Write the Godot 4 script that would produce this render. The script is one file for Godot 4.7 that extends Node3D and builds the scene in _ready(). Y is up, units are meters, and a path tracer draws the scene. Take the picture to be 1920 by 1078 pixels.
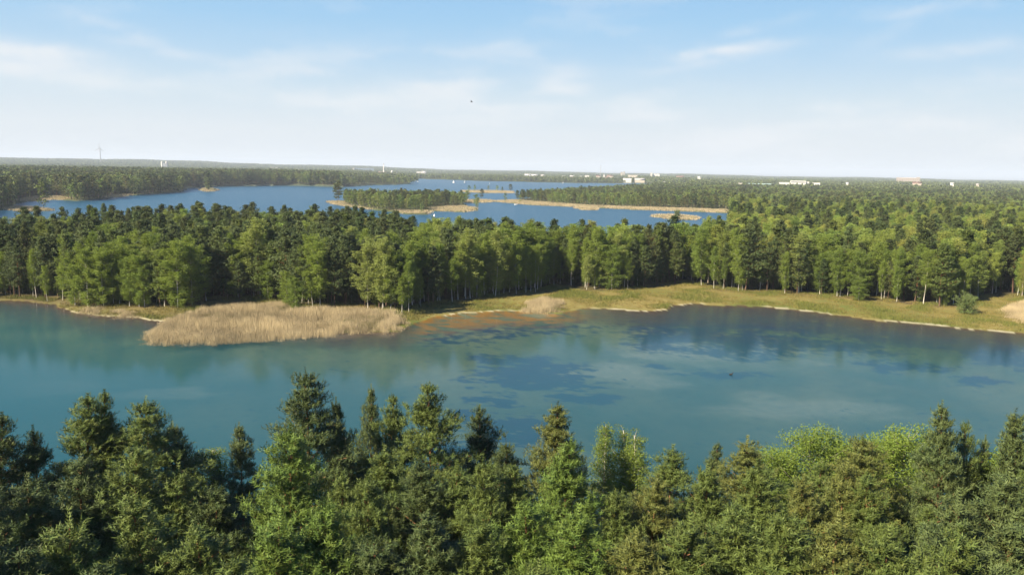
extends Node3D
# A wooded lake shore seen from a high lookout: pines on the near bank, a teal lake, a peninsula wood, far lakes and a town.

const SHORE := [[-39.14, 264.4], [-32.86, 241.5], [-31.48, 236.8], [-30.06, 229.6], [-29.73, 222.1], [-28.62, 212.3], [-27.12, 206.2], [-25.19, 201.4], [-24.47, 196.3], [-23.01, 192], [-20.68, 187], [-17.93, 183.5], [-15.08, 179.2], [-12.16, 173.1], [-9.92, 173.6], [-8.41, 172.1], [-7.45, 179.1], [-6.5, 186.2], [-4.97, 192.4], [-3.44, 195.5], [0.03, 200.1], [1.57, 199.2], [3.5, 197.8], [4.26, 202.2], [5.41, 207], [8.45, 206.2], [10.14, 207], [11.07, 209.6], [11.5, 217.1], [12.89, 221.6], [14.71, 222.2], [17.56, 223.9], [19.3, 222.4], [22.02, 218.7], [24.65, 214.9], [27.16, 215.7], [28.98, 215.3], [30.74, 215.2], [32.98, 216.1], [38.86, 221]]
const FOREST := [[-39.12, 270.2], [-32.84, 244.7], [-30.04, 231.5], [-29.18, 222.9], [-26.16, 214.1], [-22.64, 208.1], [-20.62, 217.7], [-16.47, 212.6], [-15.77, 201.4], [-12.13, 200.4], [-7.64, 191], [-6.12, 200.8], [-2.29, 214], [1.54, 225.1], [3.45, 241.5], [5.37, 233], [8.02, 235.6], [11.36, 251.4], [12.45, 259.3], [14.66, 244.6], [17.5, 245.2], [21.61, 244.7], [24.87, 245], [27.68, 240.9], [29.17, 244.2], [31.12, 273.6], [32.78, 278.6], [38.59, 301.1]]
var far_lake_outline := PackedVector2Array([Vector2(-187, -294), Vector2(-179, -313), Vector2(-169, -334), Vector2(-157, -358), Vector2(-126, -371), Vector2(-88, -369), Vector2(-60, -345), Vector2(-32, -299), Vector2(-12, -286), Vector2(0, -272), Vector2(7, -280), Vector2(25, -268), Vector2(43, -273), Vector2(55, -286), Vector2(65, -289), Vector2(86, -323), Vector2(165, -617), Vector2(197, -738), Vector2(169, -757), Vector2(121, -771), Vector2(83, -802), Vector2(21, -839), Vector2(-17, -909), Vector2(-36, -933), Vector2(-20, -940), Vector2(-2, -974), Vector2(43, -1130), Vector2(124, -1373), Vector2(246, -1720), Vector2(364, -2010), Vector2(508, -2742), Vector2(466, -2874), Vector2(326, -2657), Vector2(202, -2630), Vector2(64, -2646), Vector2(-112, -2683), Vector2(-259, -2948), Vector2(-382, -3032), Vector2(-338, -2576), Vector2(-253, -1968), Vector2(-260, -1809), Vector2(-301, -1734), Vector2(-314, -1572), Vector2(-318, -1491), Vector2(-365, -1526), Vector2(-431, -1546), Vector2(-472, -1454), Vector2(-509, -1371), Vector2(-503, -1249), Vector2(-440, -1068), Vector2(-434, -910), Vector2(-411, -816), Vector2(-412, -758), Vector2(-444, -778), Vector2(-437, -721), Vector2(-417, -672), Vector2(-381, -609), Vector2(-368, -566)])
var islands := [
	PackedVector2Array([Vector2(-195, -843), Vector2(-175, -784), Vector2(-145, -726), Vector2(-119, -686), Vector2(-94, -650), Vector2(-84, -629), Vector2(-67, -627), Vector2(-70, -684), Vector2(-57, -680), Vector2(-41, -676), Vector2(-31, -717), Vector2(-35, -757), Vector2(-46, -787), Vector2(-53, -878), Vector2(-50, -910), Vector2(-60, -889), Vector2(-97, -904), Vector2(-144, -898), Vector2(-177, -883), Vector2(-188, -862)]),
	PackedVector2Array([Vector2(-82, -1306), Vector2(-52, -1261), Vector2(-24, -1279), Vector2(-1, -1278), Vector2(-3, -1394), Vector2(-31, -1431), Vector2(-65, -1446), Vector2(-87, -1391)]),
	PackedVector2Array([Vector2(-55, -877), Vector2(-42, -875), Vector2(-25, -897), Vector2(-29, -970), Vector2(-52, -959), Vector2(-60, -938)]),
	PackedVector2Array([Vector2(-458, -1176), Vector2(-418, -1097), Vector2(-414, -1114), Vector2(-432, -1179), Vector2(-463, -1243), Vector2(-480, -1248)]),
	PackedVector2Array([Vector2(61, -782), Vector2(67, -747), Vector2(77, -755), Vector2(82, -790), Vector2(75, -822), Vector2(66, -819)]),
	PackedVector2Array([Vector2(113, -660), Vector2(120, -628), Vector2(134, -615), Vector2(146, -633), Vector2(150, -671), Vector2(141, -693), Vector2(126, -688)]),
	PackedVector2Array([Vector2(-380, -601), Vector2(-360, -584), Vector2(-347, -581), Vector2(-342, -594), Vector2(-347, -608), Vector2(-372, -630), Vector2(-397, -644), Vector2(-405, -636)])]
var near_reeds := [
	PackedVector2Array([Vector2(-74.1, -155.5), Vector2(-76.7, -162.6), Vector2(-79.2, -174), Vector2(-79.4, -178.5), Vector2(-75.8, -187.7), Vector2(-70.1, -196.6), Vector2(-56.3, -202), Vector2(-51.9, -193), Vector2(-44.3, -193.8), Vector2(-36.7, -195.3), Vector2(-26.1, -189.7), Vector2(-23.2, -180.4), Vector2(-24.3, -168.2), Vector2(-29.6, -169.4), Vector2(-35.8, -166.1), Vector2(-43.7, -162.1), Vector2(-51.3, -158.4), Vector2(-58.7, -155.2), Vector2(-68.9, -154.4)]),
	PackedVector2Array([Vector2(-103, -186.5), Vector2(-104.4, -193.9), Vector2(-101.8, -196.5), Vector2(-98, -191.4), Vector2(-93.6, -183.2), Vector2(-98.6, -184.1)]),
	PackedVector2Array([Vector2(-96.3, -188.6), Vector2(-93, -191.9), Vector2(-87.3, -186.6), Vector2(-85.3, -181.2), Vector2(-91.9, -180.6)]),
	PackedVector2Array([Vector2(2.1, -198.4), Vector2(4.4, -212.7), Vector2(10.2, -216), Vector2(13.7, -212.8), Vector2(14, -202.7), Vector2(12.1, -197.1), Vector2(5.4, -196.4)]),
	PackedVector2Array([Vector2(126.9, -207.6), Vector2(136.4, -219.4), Vector2(149.1, -229), Vector2(170.7, -222.9), Vector2(133.9, -173.5), Vector2(122.9, -187.7), Vector2(122.6, -196.6)])]
var far_reeds := [
	PackedVector2Array([Vector2(-199, -857), Vector2(-181, -850), Vector2(-154, -756), Vector2(-121, -695), Vector2(-122, -675), Vector2(-152, -734), Vector2(-172, -773)]),
	PackedVector2Array([Vector2(-99, -683), Vector2(-71, -684), Vector2(-66, -635), Vector2(-82, -630), Vector2(-94, -650)]),
	PackedVector2Array([Vector2(-78, -730), Vector2(-65, -768), Vector2(-53, -797), Vector2(-33, -747), Vector2(-33, -707), Vector2(-42, -676), Vector2(-68, -685)]),
	PackedVector2Array([Vector2(-61, -955), Vector2(-22, -1011), Vector2(-2, -983), Vector2(57, -881), Vector2(83, -851), Vector2(130, -832), Vector2(215, -805), Vector2(197, -738), Vector2(167, -747), Vector2(120, -766), Vector2(81, -778), Vector2(20, -826), Vector2(-19, -892), Vector2(-54, -870)]),
	PackedVector2Array([Vector2(61, -782), Vector2(67, -747), Vector2(77, -755), Vector2(82, -790), Vector2(75, -822), Vector2(66, -819)]),
	PackedVector2Array([Vector2(113, -660), Vector2(120, -628), Vector2(134, -615), Vector2(146, -633), Vector2(150, -671), Vector2(141, -693), Vector2(126, -688)]),
	PackedVector2Array([Vector2(-82, -1306), Vector2(-52, -1261), Vector2(-1, -1278), Vector2(-3, -1394), Vector2(-31, -1431), Vector2(-87, -1391)]),
	PackedVector2Array([Vector2(-458, -1176), Vector2(-418, -1097), Vector2(-414, -1114), Vector2(-432, -1179), Vector2(-463, -1243), Vector2(-480, -1248)]),
	PackedVector2Array([Vector2(-457, -737), Vector2(-491, -824), Vector2(-506, -888), Vector2(-433, -791), Vector2(-434, -761), Vector2(-437, -721)]),
	PackedVector2Array([Vector2(-380, -601), Vector2(-360, -584), Vector2(-347, -581), Vector2(-342, -594), Vector2(-347, -608), Vector2(-372, -630), Vector2(-397, -644)]),
	PackedVector2Array([Vector2(-427, -841), Vector2(-456, -917), Vector2(-450, -942), Vector2(-430, -912), Vector2(-418, -846)])]
const WEED := [[4.1, -140.3, 9.1, 7.2], [8.3, -147.7, 6.1, 3.3], [0.2, -152.2, 7.3, 3.0], [-4.9, -126.1, 1.9, 2.4], [-1.0, -125.1, 2.1, 2.4], [12.7, -129.1, 4.9, 2.2], [8.3, -130.1, 2.2, 1.6], [0.3, -114.7, 5.5, 3.0], [-6.2, -118.2, 2.0, 2.1], [2.2, -108.7, 3.8, 3.1], [-2.7, -112.0, 2.3, 2.4], [-7.6, -104.8, 4.3, 2.1], [84.4, -141.9, 3.5, 2.3], [75.9, -152.5, 6.5, 3.5], [27.9, -150.8, 2.3, 2.1], [40.0, -145.8, 6.1, 2.4]]
const PALE_PATCHES := [[42.9, -161.4, 19.1, 10.2], [47.0, -126.2, 15.1, 8.1], [21.9, -144.6, 12.0, 9.4], [-78.6, -137.7, 12.7, 4.9], [-58.8, -131.1, 14.0, 3.9]]  # pale patches on the lake bed, with soft uneven edges
const NEAR_TREES := [
	[-30.7, -46.8, 18.0, 5.8, "pine", 0, "dark round-topped pine beside the twin-topped pine on the near bank"],
	[-29.9, -48.5, 16.7, 4.3, "pine", 0, "dark broken-crowned pine between two taller pines on the near bank"],
	[-27.2, -50.1, 18.3, 6.7, "pine", 1, "olive pine with twin pointed tops standing over the water"],
	[-26.8, -51.4, 18.2, 4.4, "pine", 1, "pointed pine leaning against the olive twin-topped pine"],
	[-23.8, -50.7, 18.0, 7.3, "pine", 1, "broad olive pine with a flat ragged top beside blue water"],
	[-23.2, -53.2, 15.6, 4.8, "pine", 0, "dark pine crowded behind the broad flat-topped pine"],
	[-21.4, -56.1, 13.4, 4.0, "birch", 3, "small yellow-green birch squeezed between two dark pines by the water"],
	[-19.5, -55.7, 14.8, 4.1, "pine", 2, "small grey-green pine beside the yellow-green birch"],
	[-13.2, -50.3, 20.2, 6.8, "pine", 0, "tallest dark pine rising alone above the near bank"],
	[-11.8, -52.7, 17.6, 3.5, "pine", 0, "narrow dark pine close beside the tallest pine"],
	[-11.5, -55.8, 14.7, 3.2, "birch", 3, "thin yellow-green birch behind the narrow spire pine"],
	[-10.0, -56.1, 17.6, 3.1, "pine", 2, "narrow grey-green spire pine standing clear against the water"],
	[-8.3, -55.4, 17.1, 4.6, "pine", 1, "slim olive pine between the spire pine and the bushy pine"],
	[-5.6, -52.7, 18.7, 6.9, "pine", 1, "tall bushy olive pine with a knobbly round top"],
	[-2.2, -56.0, 16.3, 5.4, "pine", 0, "dark pine with a crooked tip before the weed patches"],
	[-0.2, -52.0, 15.2, 4.4, "pine", 0, "short dark pine between the crooked pine and the tawny pine"],
	[3.2, -51.9, 17.8, 6.1, "pine", 3, "tawny cone-shaped pine heavy with brownish flowers"],
	[7.0, -56.6, 15.6, 3.0, "birch", 3, "slim birch with white upper trunk, tallest of three birches side by side"],
	[8.1, -57.4, 15.0, 3.0, "birch", 3, "slim birch in the middle of three birches side by side"],
	[8.8, -56.3, 15.1, 3.4, "birch", 3, "slim birch with forked white trunk at the end of three side by side"],
	[10.4, -48.9, 16.0, 6.3, "pine", 1, "olive pine with several candle tips beside the three birches"],
	[15.1, -56.0, 14.0, 3.5, "pine", 2, "little grey-green spire pine behind the olive pines"],
	[15.6, -50.7, 16.1, 6.3, "pine", 3, "tawny pine with a pointed brown tip in front of bright leaves"],
	[21.5, -56.0, 14.8, 5.8, "broadleaf", 0, "bright lime broadleaf tree with a small pointed peak over the water"],
	[20.2, -57.6, 12.9, 4.7, "broadleaf", 0, "low bright lime broadleaf tree beside the tawny pine"],
	[24.0, -56.1, 14.2, 5.1, "broadleaf", 0, "bright lime broadleaf tree behind the domed olive pine"],
	[26.3, -55.0, 14.7, 5.1, "broadleaf", 0, "bright lime broadleaf tree rising past the domed olive pine"],
	[26.7, -52.6, 16.1, 5.7, "broadleaf", 0, "tallest bright lime broadleaf tree beside a gap showing water"],
	[21.6, -47.3, 17.4, 8.3, "pine", 3, "wide domed olive pine in front of the lime broadleaf trees"],
	[18.8, -46.3, 16.2, 6.0, "pine", 1, "olive pine beneath the pointed lime broadleaf tree"],
	[26.2, -47.2, 19.6, 5.2, "pine", 2, "tall grey-green spire pine beyond the water gap"],
	[28.4, -48.3, 18.2, 3.5, "pine", 1, "slim olive pine tucked behind the tall grey-green spire pine"],
	[27.9, -50.9, 15.3, 4.0, "broadleaf", 0, "small lime broadleaf tree at the foot of the spire pine"],
	[30.4, -49.4, 16.8, 3.2, "pine", 2, "small dark-tipped pine among lime leaves"],
	[31.0, -49.0, 16.0, 4.4, "broadleaf", 0, "lime broadleaf tree between two grey-green pines"],
	[30.0, -46.1, 19.5, 5.6, "pine", 2, "grey-green pine with a tall spire at the end of the bank"],
	[31.7, -44.9, 19.3, 6.4, "pine", 1, ""],
	[-31.6, -43.8, 18.5, 6.3, "pine", 0, ""],
	[-23.4, -37.2, 18.0, 6.8, "pine", 0, ""],
	[-22.4, -40.2, 17.9, 6.8, "pine", 0, ""],
	[-19.6, -40.5, 18.5, 7.9, "pine", 1, ""],
	[-17.8, -41.3, 17.1, 5.7, "pine", 1, ""],
	[-15.7, -41.1, 16.2, 6.0, "pine", 0, ""],
	[-24.8, -35.1, 19.0, 6.9, "pine", 0, ""],
	[-11.7, -41.4, 19.3, 7.8, "pine", 4, ""],
	[-8.9, -41.0, 16.9, 5.1, "pine", 1, ""],
	[-7.2, -44.4, 17.2, 6.0, "pine", 1, ""],
	[-4.9, -42.7, 17.2, 6.1, "pine", 0, ""],
	[-2.9, -42.9, 16.9, 5.5, "pine", 1, ""],
	[-1.4, -42.0, 17.6, 5.1, "pine", 1, ""],
	[0.3, -43.0, 16.9, 5.2, "pine", 1, ""],
	[3.3, -41.9, 18.7, 7.4, "pine", 4, ""],
	[5.7, -41.6, 16.2, 5.1, "pine", 1, ""],
	[8.2, -42.2, 16.6, 5.8, "pine", 3, ""],
	[11.0, -42.6, 17.1, 5.6, "pine", 1, ""],
	[13.2, -40.9, 18.0, 6.4, "pine", 1, ""],
	[15.0, -39.2, 17.9, 5.6, "pine", 3, ""],
	[17.7, -40.3, 18.3, 5.9, "pine", 3, ""],
	[18.2, -39.0, 18.1, 5.5, "pine", 1, ""],
	[20.8, -35.3, 18.8, 7.5, "pine", 2, ""],
	[23.5, -36.0, 19.5, 6.9, "pine", 2, ""],
	[24.5, -34.1, 19.8, 6.7, "pine", 1, ""],
	[22.7, -41.1, 15.6, 5.0, "pine", 1, ""],
	[-18.5, -28.5, 19.4, 6.8, "pine", 0, ""],
	[-17.5, -30.3, 19.3, 7.3, "pine", 1, ""],
	[-15.9, -32.3, 19.1, 7.7, "pine", 1, ""],
	[-13.3, -32.4, 17.8, 6.4, "pine", 1, ""],
	[-20.0, -27.5, 20.3, 6.3, "pine", 0, ""],
	[-10.1, -33.5, 18.0, 8.4, "pine", 4, ""],
	[-8.4, -35.0, 18.0, 6.8, "pine", 4, ""],
	[-6.1, -34.5, 16.8, 6.7, "pine", 0, ""],
	[-3.7, -34.8, 17.6, 7.1, "pine", 0, ""],
	[-1.2, -35.0, 17.3, 5.9, "pine", 1, ""],
	[0.8, -36.0, 17.6, 6.8, "pine", 4, ""],
	[3.2, -34.9, 17.9, 7.1, "pine", 4, ""],
	[5.6, -33.5, 17.4, 6.7, "pine", 3, ""],
	[8.1, -34.1, 17.9, 7.4, "pine", 1, ""],
	[10.4, -34.5, 18.2, 6.7, "pine", 1, ""],
	[11.9, -32.9, 18.9, 7.0, "pine", 1, ""],
	[13.9, -32.1, 18.8, 6.5, "pine", 3, ""],
	[15.7, -31.3, 18.7, 6.0, "pine", 1, ""],
	[17.4, -29.2, 19.7, 6.8, "pine", 1, ""],
	[19.3, -29.2, 20.3, 6.7, "pine", 2, ""],
	[20.1, -27.4, 21.0, 6.5, "pine", 2, ""],
	[-7.2, -39.3, 17.6, 4.6, "pine", 1, ""],
	[1.3, -31.0, 17.2, 6.0, "pine", 1, ""],
	[-2.0, -30.9, 16.7, 6.1, "pine", 1, ""],
	[-10.9, -30.1, 17.7, 6.2, "pine", 1, ""],
	[-7.5, -30.1, 17.2, 6.0, "pine", 4, ""],
	[15.1, -27.1, 19.1, 5.9, "pine", 1, ""],
	[6.0, -29.4, 17.7, 6.3, "pine", 3, ""],
	[10.2, -28.2, 18.4, 6.2, "pine", 1, ""],
	[-14.4, -26.3, 19.0, 6.6, "pine", 0, ""],
	[12.9, -28.2, 18.6, 5.5, "pine", 1, ""],
	[2.8, -30.9, 16.7, 5.6, "pine", 4, ""],
	[16.8, -26.1, 19.5, 5.4, "pine", 2, ""]]
const BUILDINGS := [
	[-1219, -4123, 32.9, 37.1, 30, "flat", 0, "white factory hall alone on the wooded slope near the silo towers"],
	[-1102, -4156, 25.1, 11.4, 12, "gable", 0, "tiny white house on the wooded slope past the white factory hall"],
	[-835, -4218, 36.1, 8.6, 14, "flat", 0, "small white block at the end of the long blue-grey hall"],
	[-787, -4258, 35.4, 100.6, 60, "flat", 3, "long blue-grey factory hall above the wooded headland"],
	[-675, -4145, 20.2, 50.2, 25, "gable", 2, "red-roofed building at the foot of the pale chimney"],
	[-600, -4056, 16.8, 35.4, 25, "flat", 1, "low pale hall beside the red-roofed building"],
	[-486, -4172, 23.9, 30.7, 20, "flat", 0, "low white hall on the shore past the wooded headland"],
	[-470, -4224, 25.8, 25.4, 20, "gable", 0, "white gabled house joined by a low white hall on the far shore"],
	[69, -3999, 21.5, 31.9, 16, "gable", 0, "white terrace with grey roof, first of the row on the far shore"],
	[102, -3999, 21.0, 29.2, 16, "gable", 0, "white terrace with grey roof, last of the row on the far shore"],
	[140, -3948, 20.1, 18.3, 16, "gable", 1, "cream house just past the white terraces"],
	[235, -3793, 16.7, 15.1, 14, "gable", 0, "small white lakeside house among the town's first trees"],
	[272, -3790, 19.3, 20.2, 16, "gable", 1, "cream house with steep roof near the lake"],
	[310, -3737, 17.3, 10.0, 12, "gable", 0, "narrow white house nearer the lake than the tall mast"],
	[337, -3735, 20.5, 19.9, 18, "flat", 0, "white cube-shaped house below the tall mast"],
	[414, -3979, 22.0, 21.2, 16, "gable", 2, "house with a wide red roof beside the white church tower"],
	[471, -3972, 23.8, 31.9, 16, "gable", 2, "long red-roofed house behind the white church tower"],
	[606, -4560, 38.7, 12.2, 14, "flat", 1, "pale tower block on the skyline, broader of the pair"],
	[619, -4558, 42.5, 7.6, 12, "flat", 1, "pale tower block on the skyline, slimmer of the pair"],
	[581, -3958, 25.2, 47.8, 18, "flat", 1, "long low cream building behind the harbour trees"],
	[651, -3845, 37.5, 9.1, 14, "flat", 0, "slim white high-rise beside the white slab block"],
	[678, -3861, 32.4, 31.2, 16, "flat", 0, "white slab block beside the slim high-rise"],
	[402, -2872, 16.4, 28.9, 24, "vault", 0, "white harbour hall with a curved roof at the lakeside"],
	[453, -2915, 17.2, 35.2, 22, "gable", 1, "pale harbour hall with stepped grey roof at the lakeside"],
	[744, -3624, 26.6, 34.4, 30, "gable", 2, "large house with a broad rusty red roof among dark trees"],
	[802, -3510, 25.7, 11.9, 12, "gable", 0, "small white house alone past the large red roof"],
	[487, -2605, 9.3, 15.8, 12, "flat", 0, "low white shed by the harbour jetty"],
	[527, -2546, 8.4, 10.4, 10, "flat", 0, "tiny white shed past the harbour jetty"],
	[664, -2410, 10.8, 33.2, 20, "flat", 1, "low pale shed with a long flat roof above the green wood"],
	[711, -2345, 10.4, 66.7, 24, "flat", 4, "long teal greenhouse roof above the green wood"],
	[827, -2465, 14.4, 38.0, 26, "flat", 0, "low white wing of the school-like building"],
	[874, -2491, 19.3, 45.5, 22, "flat", 5, "white school-like building with a dark window band"],
	[907, -2500, 16.9, 8.8, 12, "flat", 0, "small white annexe past the school-like building"],
	[892, -2389, 15.3, 22.0, 16, "flat", 0, "bright white flat shed standing alone above the wood"],
	[1028, -2497, 18.0, 7.2, 10, "gable", 0, "tiny white house half hidden by the flat wood"],
	[1501, -3162, 34.6, 16.3, 16, "flat", 6, "detached pale end tower beside the long pinkish slab block"],
	[1534, -3146, 34.4, 65.0, 14, "flat", 6, "long pinkish white slab block of flats"],
	[1562, -3132, 36.7, 12.8, 18, "flat", 6, "raised end tower joined onto the long pinkish slab block"],
	[1337, -2686, 22.4, 27.9, 16, "gable", 2, "low house with a red roof in front of the pinkish slab block"],
	[1380, -2551, 22.2, 9.6, 12, "gable", 0, "small white house near the wood past the pinkish slab block"],
	[1391, -2430, 21.3, 7.4, 10, "gable", 1, "small cream house farthest along the wood's far edge"],
	[-2302, -4212, 29.2, 25.5, 20, "flat", 1, "pale shed on the wooded rise below the wind turbine"]]


const EXPOSURE := 3.1
const CAMERA_HEIGHT := 35.0
var counts := {}
var fine := FastNoiseLite.new()
var coarse := FastNoiseLite.new()
var near_edge_noise := FastNoiseLite.new()

# ---------------------------------------------------------------- small helpers
func numbered(called: String) -> String:
	var n: int = counts.get(called, -1) + 1
	counts[called] = n
	return called if n == 0 else "%s_%03d" % [called, n]

func tag(o: Node, label: String, category: String, group := "", kind := "") -> void:
	if label != "": o.set_meta("label", label)
	if category != "": o.set_meta("category", category)
	if group != "": o.set_meta("group", group)
	if kind != "": o.set_meta("kind", kind)

func thing(called: String, where: Vector3, label: String, category: String, group := "") -> Node3D:
	var o := Node3D.new()
	o.name = numbered(called)
	add_child(o)
	o.position = where
	tag(o, label, category, group)
	return o

func part(called: String, mesh: Mesh, m: Material, parent: Node3D, where := Vector3.ZERO) -> MeshInstance3D:
	var o := MeshInstance3D.new()
	o.name = called
	o.mesh = mesh
	o.material_override = m
	o.position = where
	parent.add_child(o, true)
	return o

func structure(called: String, mesh: Mesh, m: Material) -> MeshInstance3D:
	var o := MeshInstance3D.new()
	o.name = called
	o.mesh = mesh
	o.material_override = m
	o.set_meta("kind", "structure")
	add_child(o)
	return o

func mat(c: Color, rough := 0.8, spec := 0.3) -> StandardMaterial3D:   # c holds linear base colours
	var m := StandardMaterial3D.new()
	m.albedo_color = c.linear_to_srgb()
	m.roughness = rough
	m.metallic_specular = spec
	return m

func leaf_mat(c: Color, glow: float, rough := 0.6) -> StandardMaterial3D:
	var m := mat(c, rough, 0.3)
	m.vertex_color_use_as_albedo = true
	m.cull_mode = BaseMaterial3D.CULL_DISABLED
	if glow > 0.0:
		m.backlight_enabled = true
		m.backlight = Color(glow, glow, glow * 0.7)
	return m

func along(table: Array, a: float) -> float:
	var n := table.size()
	if a <= table[0][0]: return table[0][1]
	if a >= table[n - 1][0]: return table[n - 1][1]
	var lo := 0
	var hi := n - 1
	while hi - lo > 1:
		var mid := (lo + hi) >> 1
		if table[mid][0] <= a: lo = mid
		else: hi = mid
	var t: float = (a - table[lo][0]) / (table[hi][0] - table[lo][0])
	t = t * t * (3.0 - 2.0 * t) * 0.5 + t * 0.5
	return lerpf(table[lo][1], table[hi][1], t)

func box_mesh(s: Vector3) -> BoxMesh:
	var b := BoxMesh.new()
	b.size = s
	return b

func cylinder(r0: float, r1: float, h: float, n := 16) -> CylinderMesh:
	var c := CylinderMesh.new()
	c.bottom_radius = r0
	c.top_radius = r1
	c.height = h
	c.radial_segments = n
	c.rings = 1
	return c

# ---------------------------------------------------------------- the lie of the land
func near_bank(a: float) -> float:      # distance of the near bank's water edge
	return 68.0 + 3.0 * sin(a * 0.13) - maxf(0.0, a - 10.0) * 0.12

func out_from_shore(a: float, r: float, s1: float) -> float:   # metres of water between here and the far shore
	var d := s1 - r
	if d < 4.0: return d
	var mean := 0.0
	for k in 9: mean += along(SHORE, a + (k - 4) * 1.5)
	return lerpf(d, mean / 9.0 - r, smoothstep(4.0, 24.0, d))

func hill(a: float) -> float:
	var h := 9.0 + 42.0 * exp(-pow((a + 26.0) / 7.0, 2.0)) + 30.0 * exp(-pow((a + 38.0) / 9.0, 2.0)) + 24.0 * exp(-pow((a + 14.0) / 9.0, 2.0)) + 8.0 * exp(-pow((a - 2.0) / 16.0, 2.0))
	return h + 4.0 * sin(a * 0.55 + 1.0) + 2.0 * sin(a * 1.7)

func in_far_lake(p: Vector2) -> bool:
	if not Geometry2D.is_point_in_polygon(p, far_lake_outline): return false
	for i in islands:
		if Geometry2D.is_point_in_polygon(p, i): return false
	return true

func land_height(a: float, r: float) -> float:   # a in degrees, clockwise from the view
	var p := Vector2(r * sin(deg_to_rad(a)), -r * cos(deg_to_rad(a)))
	var s1 := along(SHORE, a) + near_edge_noise.get_noise_2d(p.x, p.y) * 1.6
	var s0 := near_bank(a)
	if r < s1 and r > s0:
		var d := out_from_shore(a, r, s1)
		var basin := 0.25 + (0.022 + 0.035 * smoothstep(-1.0, -18.0, a)) * d + 0.6 * coarse.get_noise_2d(p.x * 2.0, p.y * 2.0) * smoothstep(5.0, 30.0, d)
		return -minf(minf(0.10 * d, maxf(basin, 0.3)), (r - s0) * 0.3) - 0.02
	if r <= s0:
		return minf(1.6, (s0 - r) * 0.22)
	var h := minf(0.055 * (r - s1) + 0.03, 0.9) + coarse.get_noise_2d(p.x * 4.0, p.y * 4.0) * 0.25 * clampf((r - s1) / 10.0, 0.0, 1.0)
	if r > 262.0 and in_far_lake(p):
		return -1.2
	h += smoothstep(900.0, 2600.0, r) * 9.0 * smoothstep(-5.0, -14.0, a)
	h += smoothstep(4200.0, 9000.0, r) * hill(a)
	return h

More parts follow.
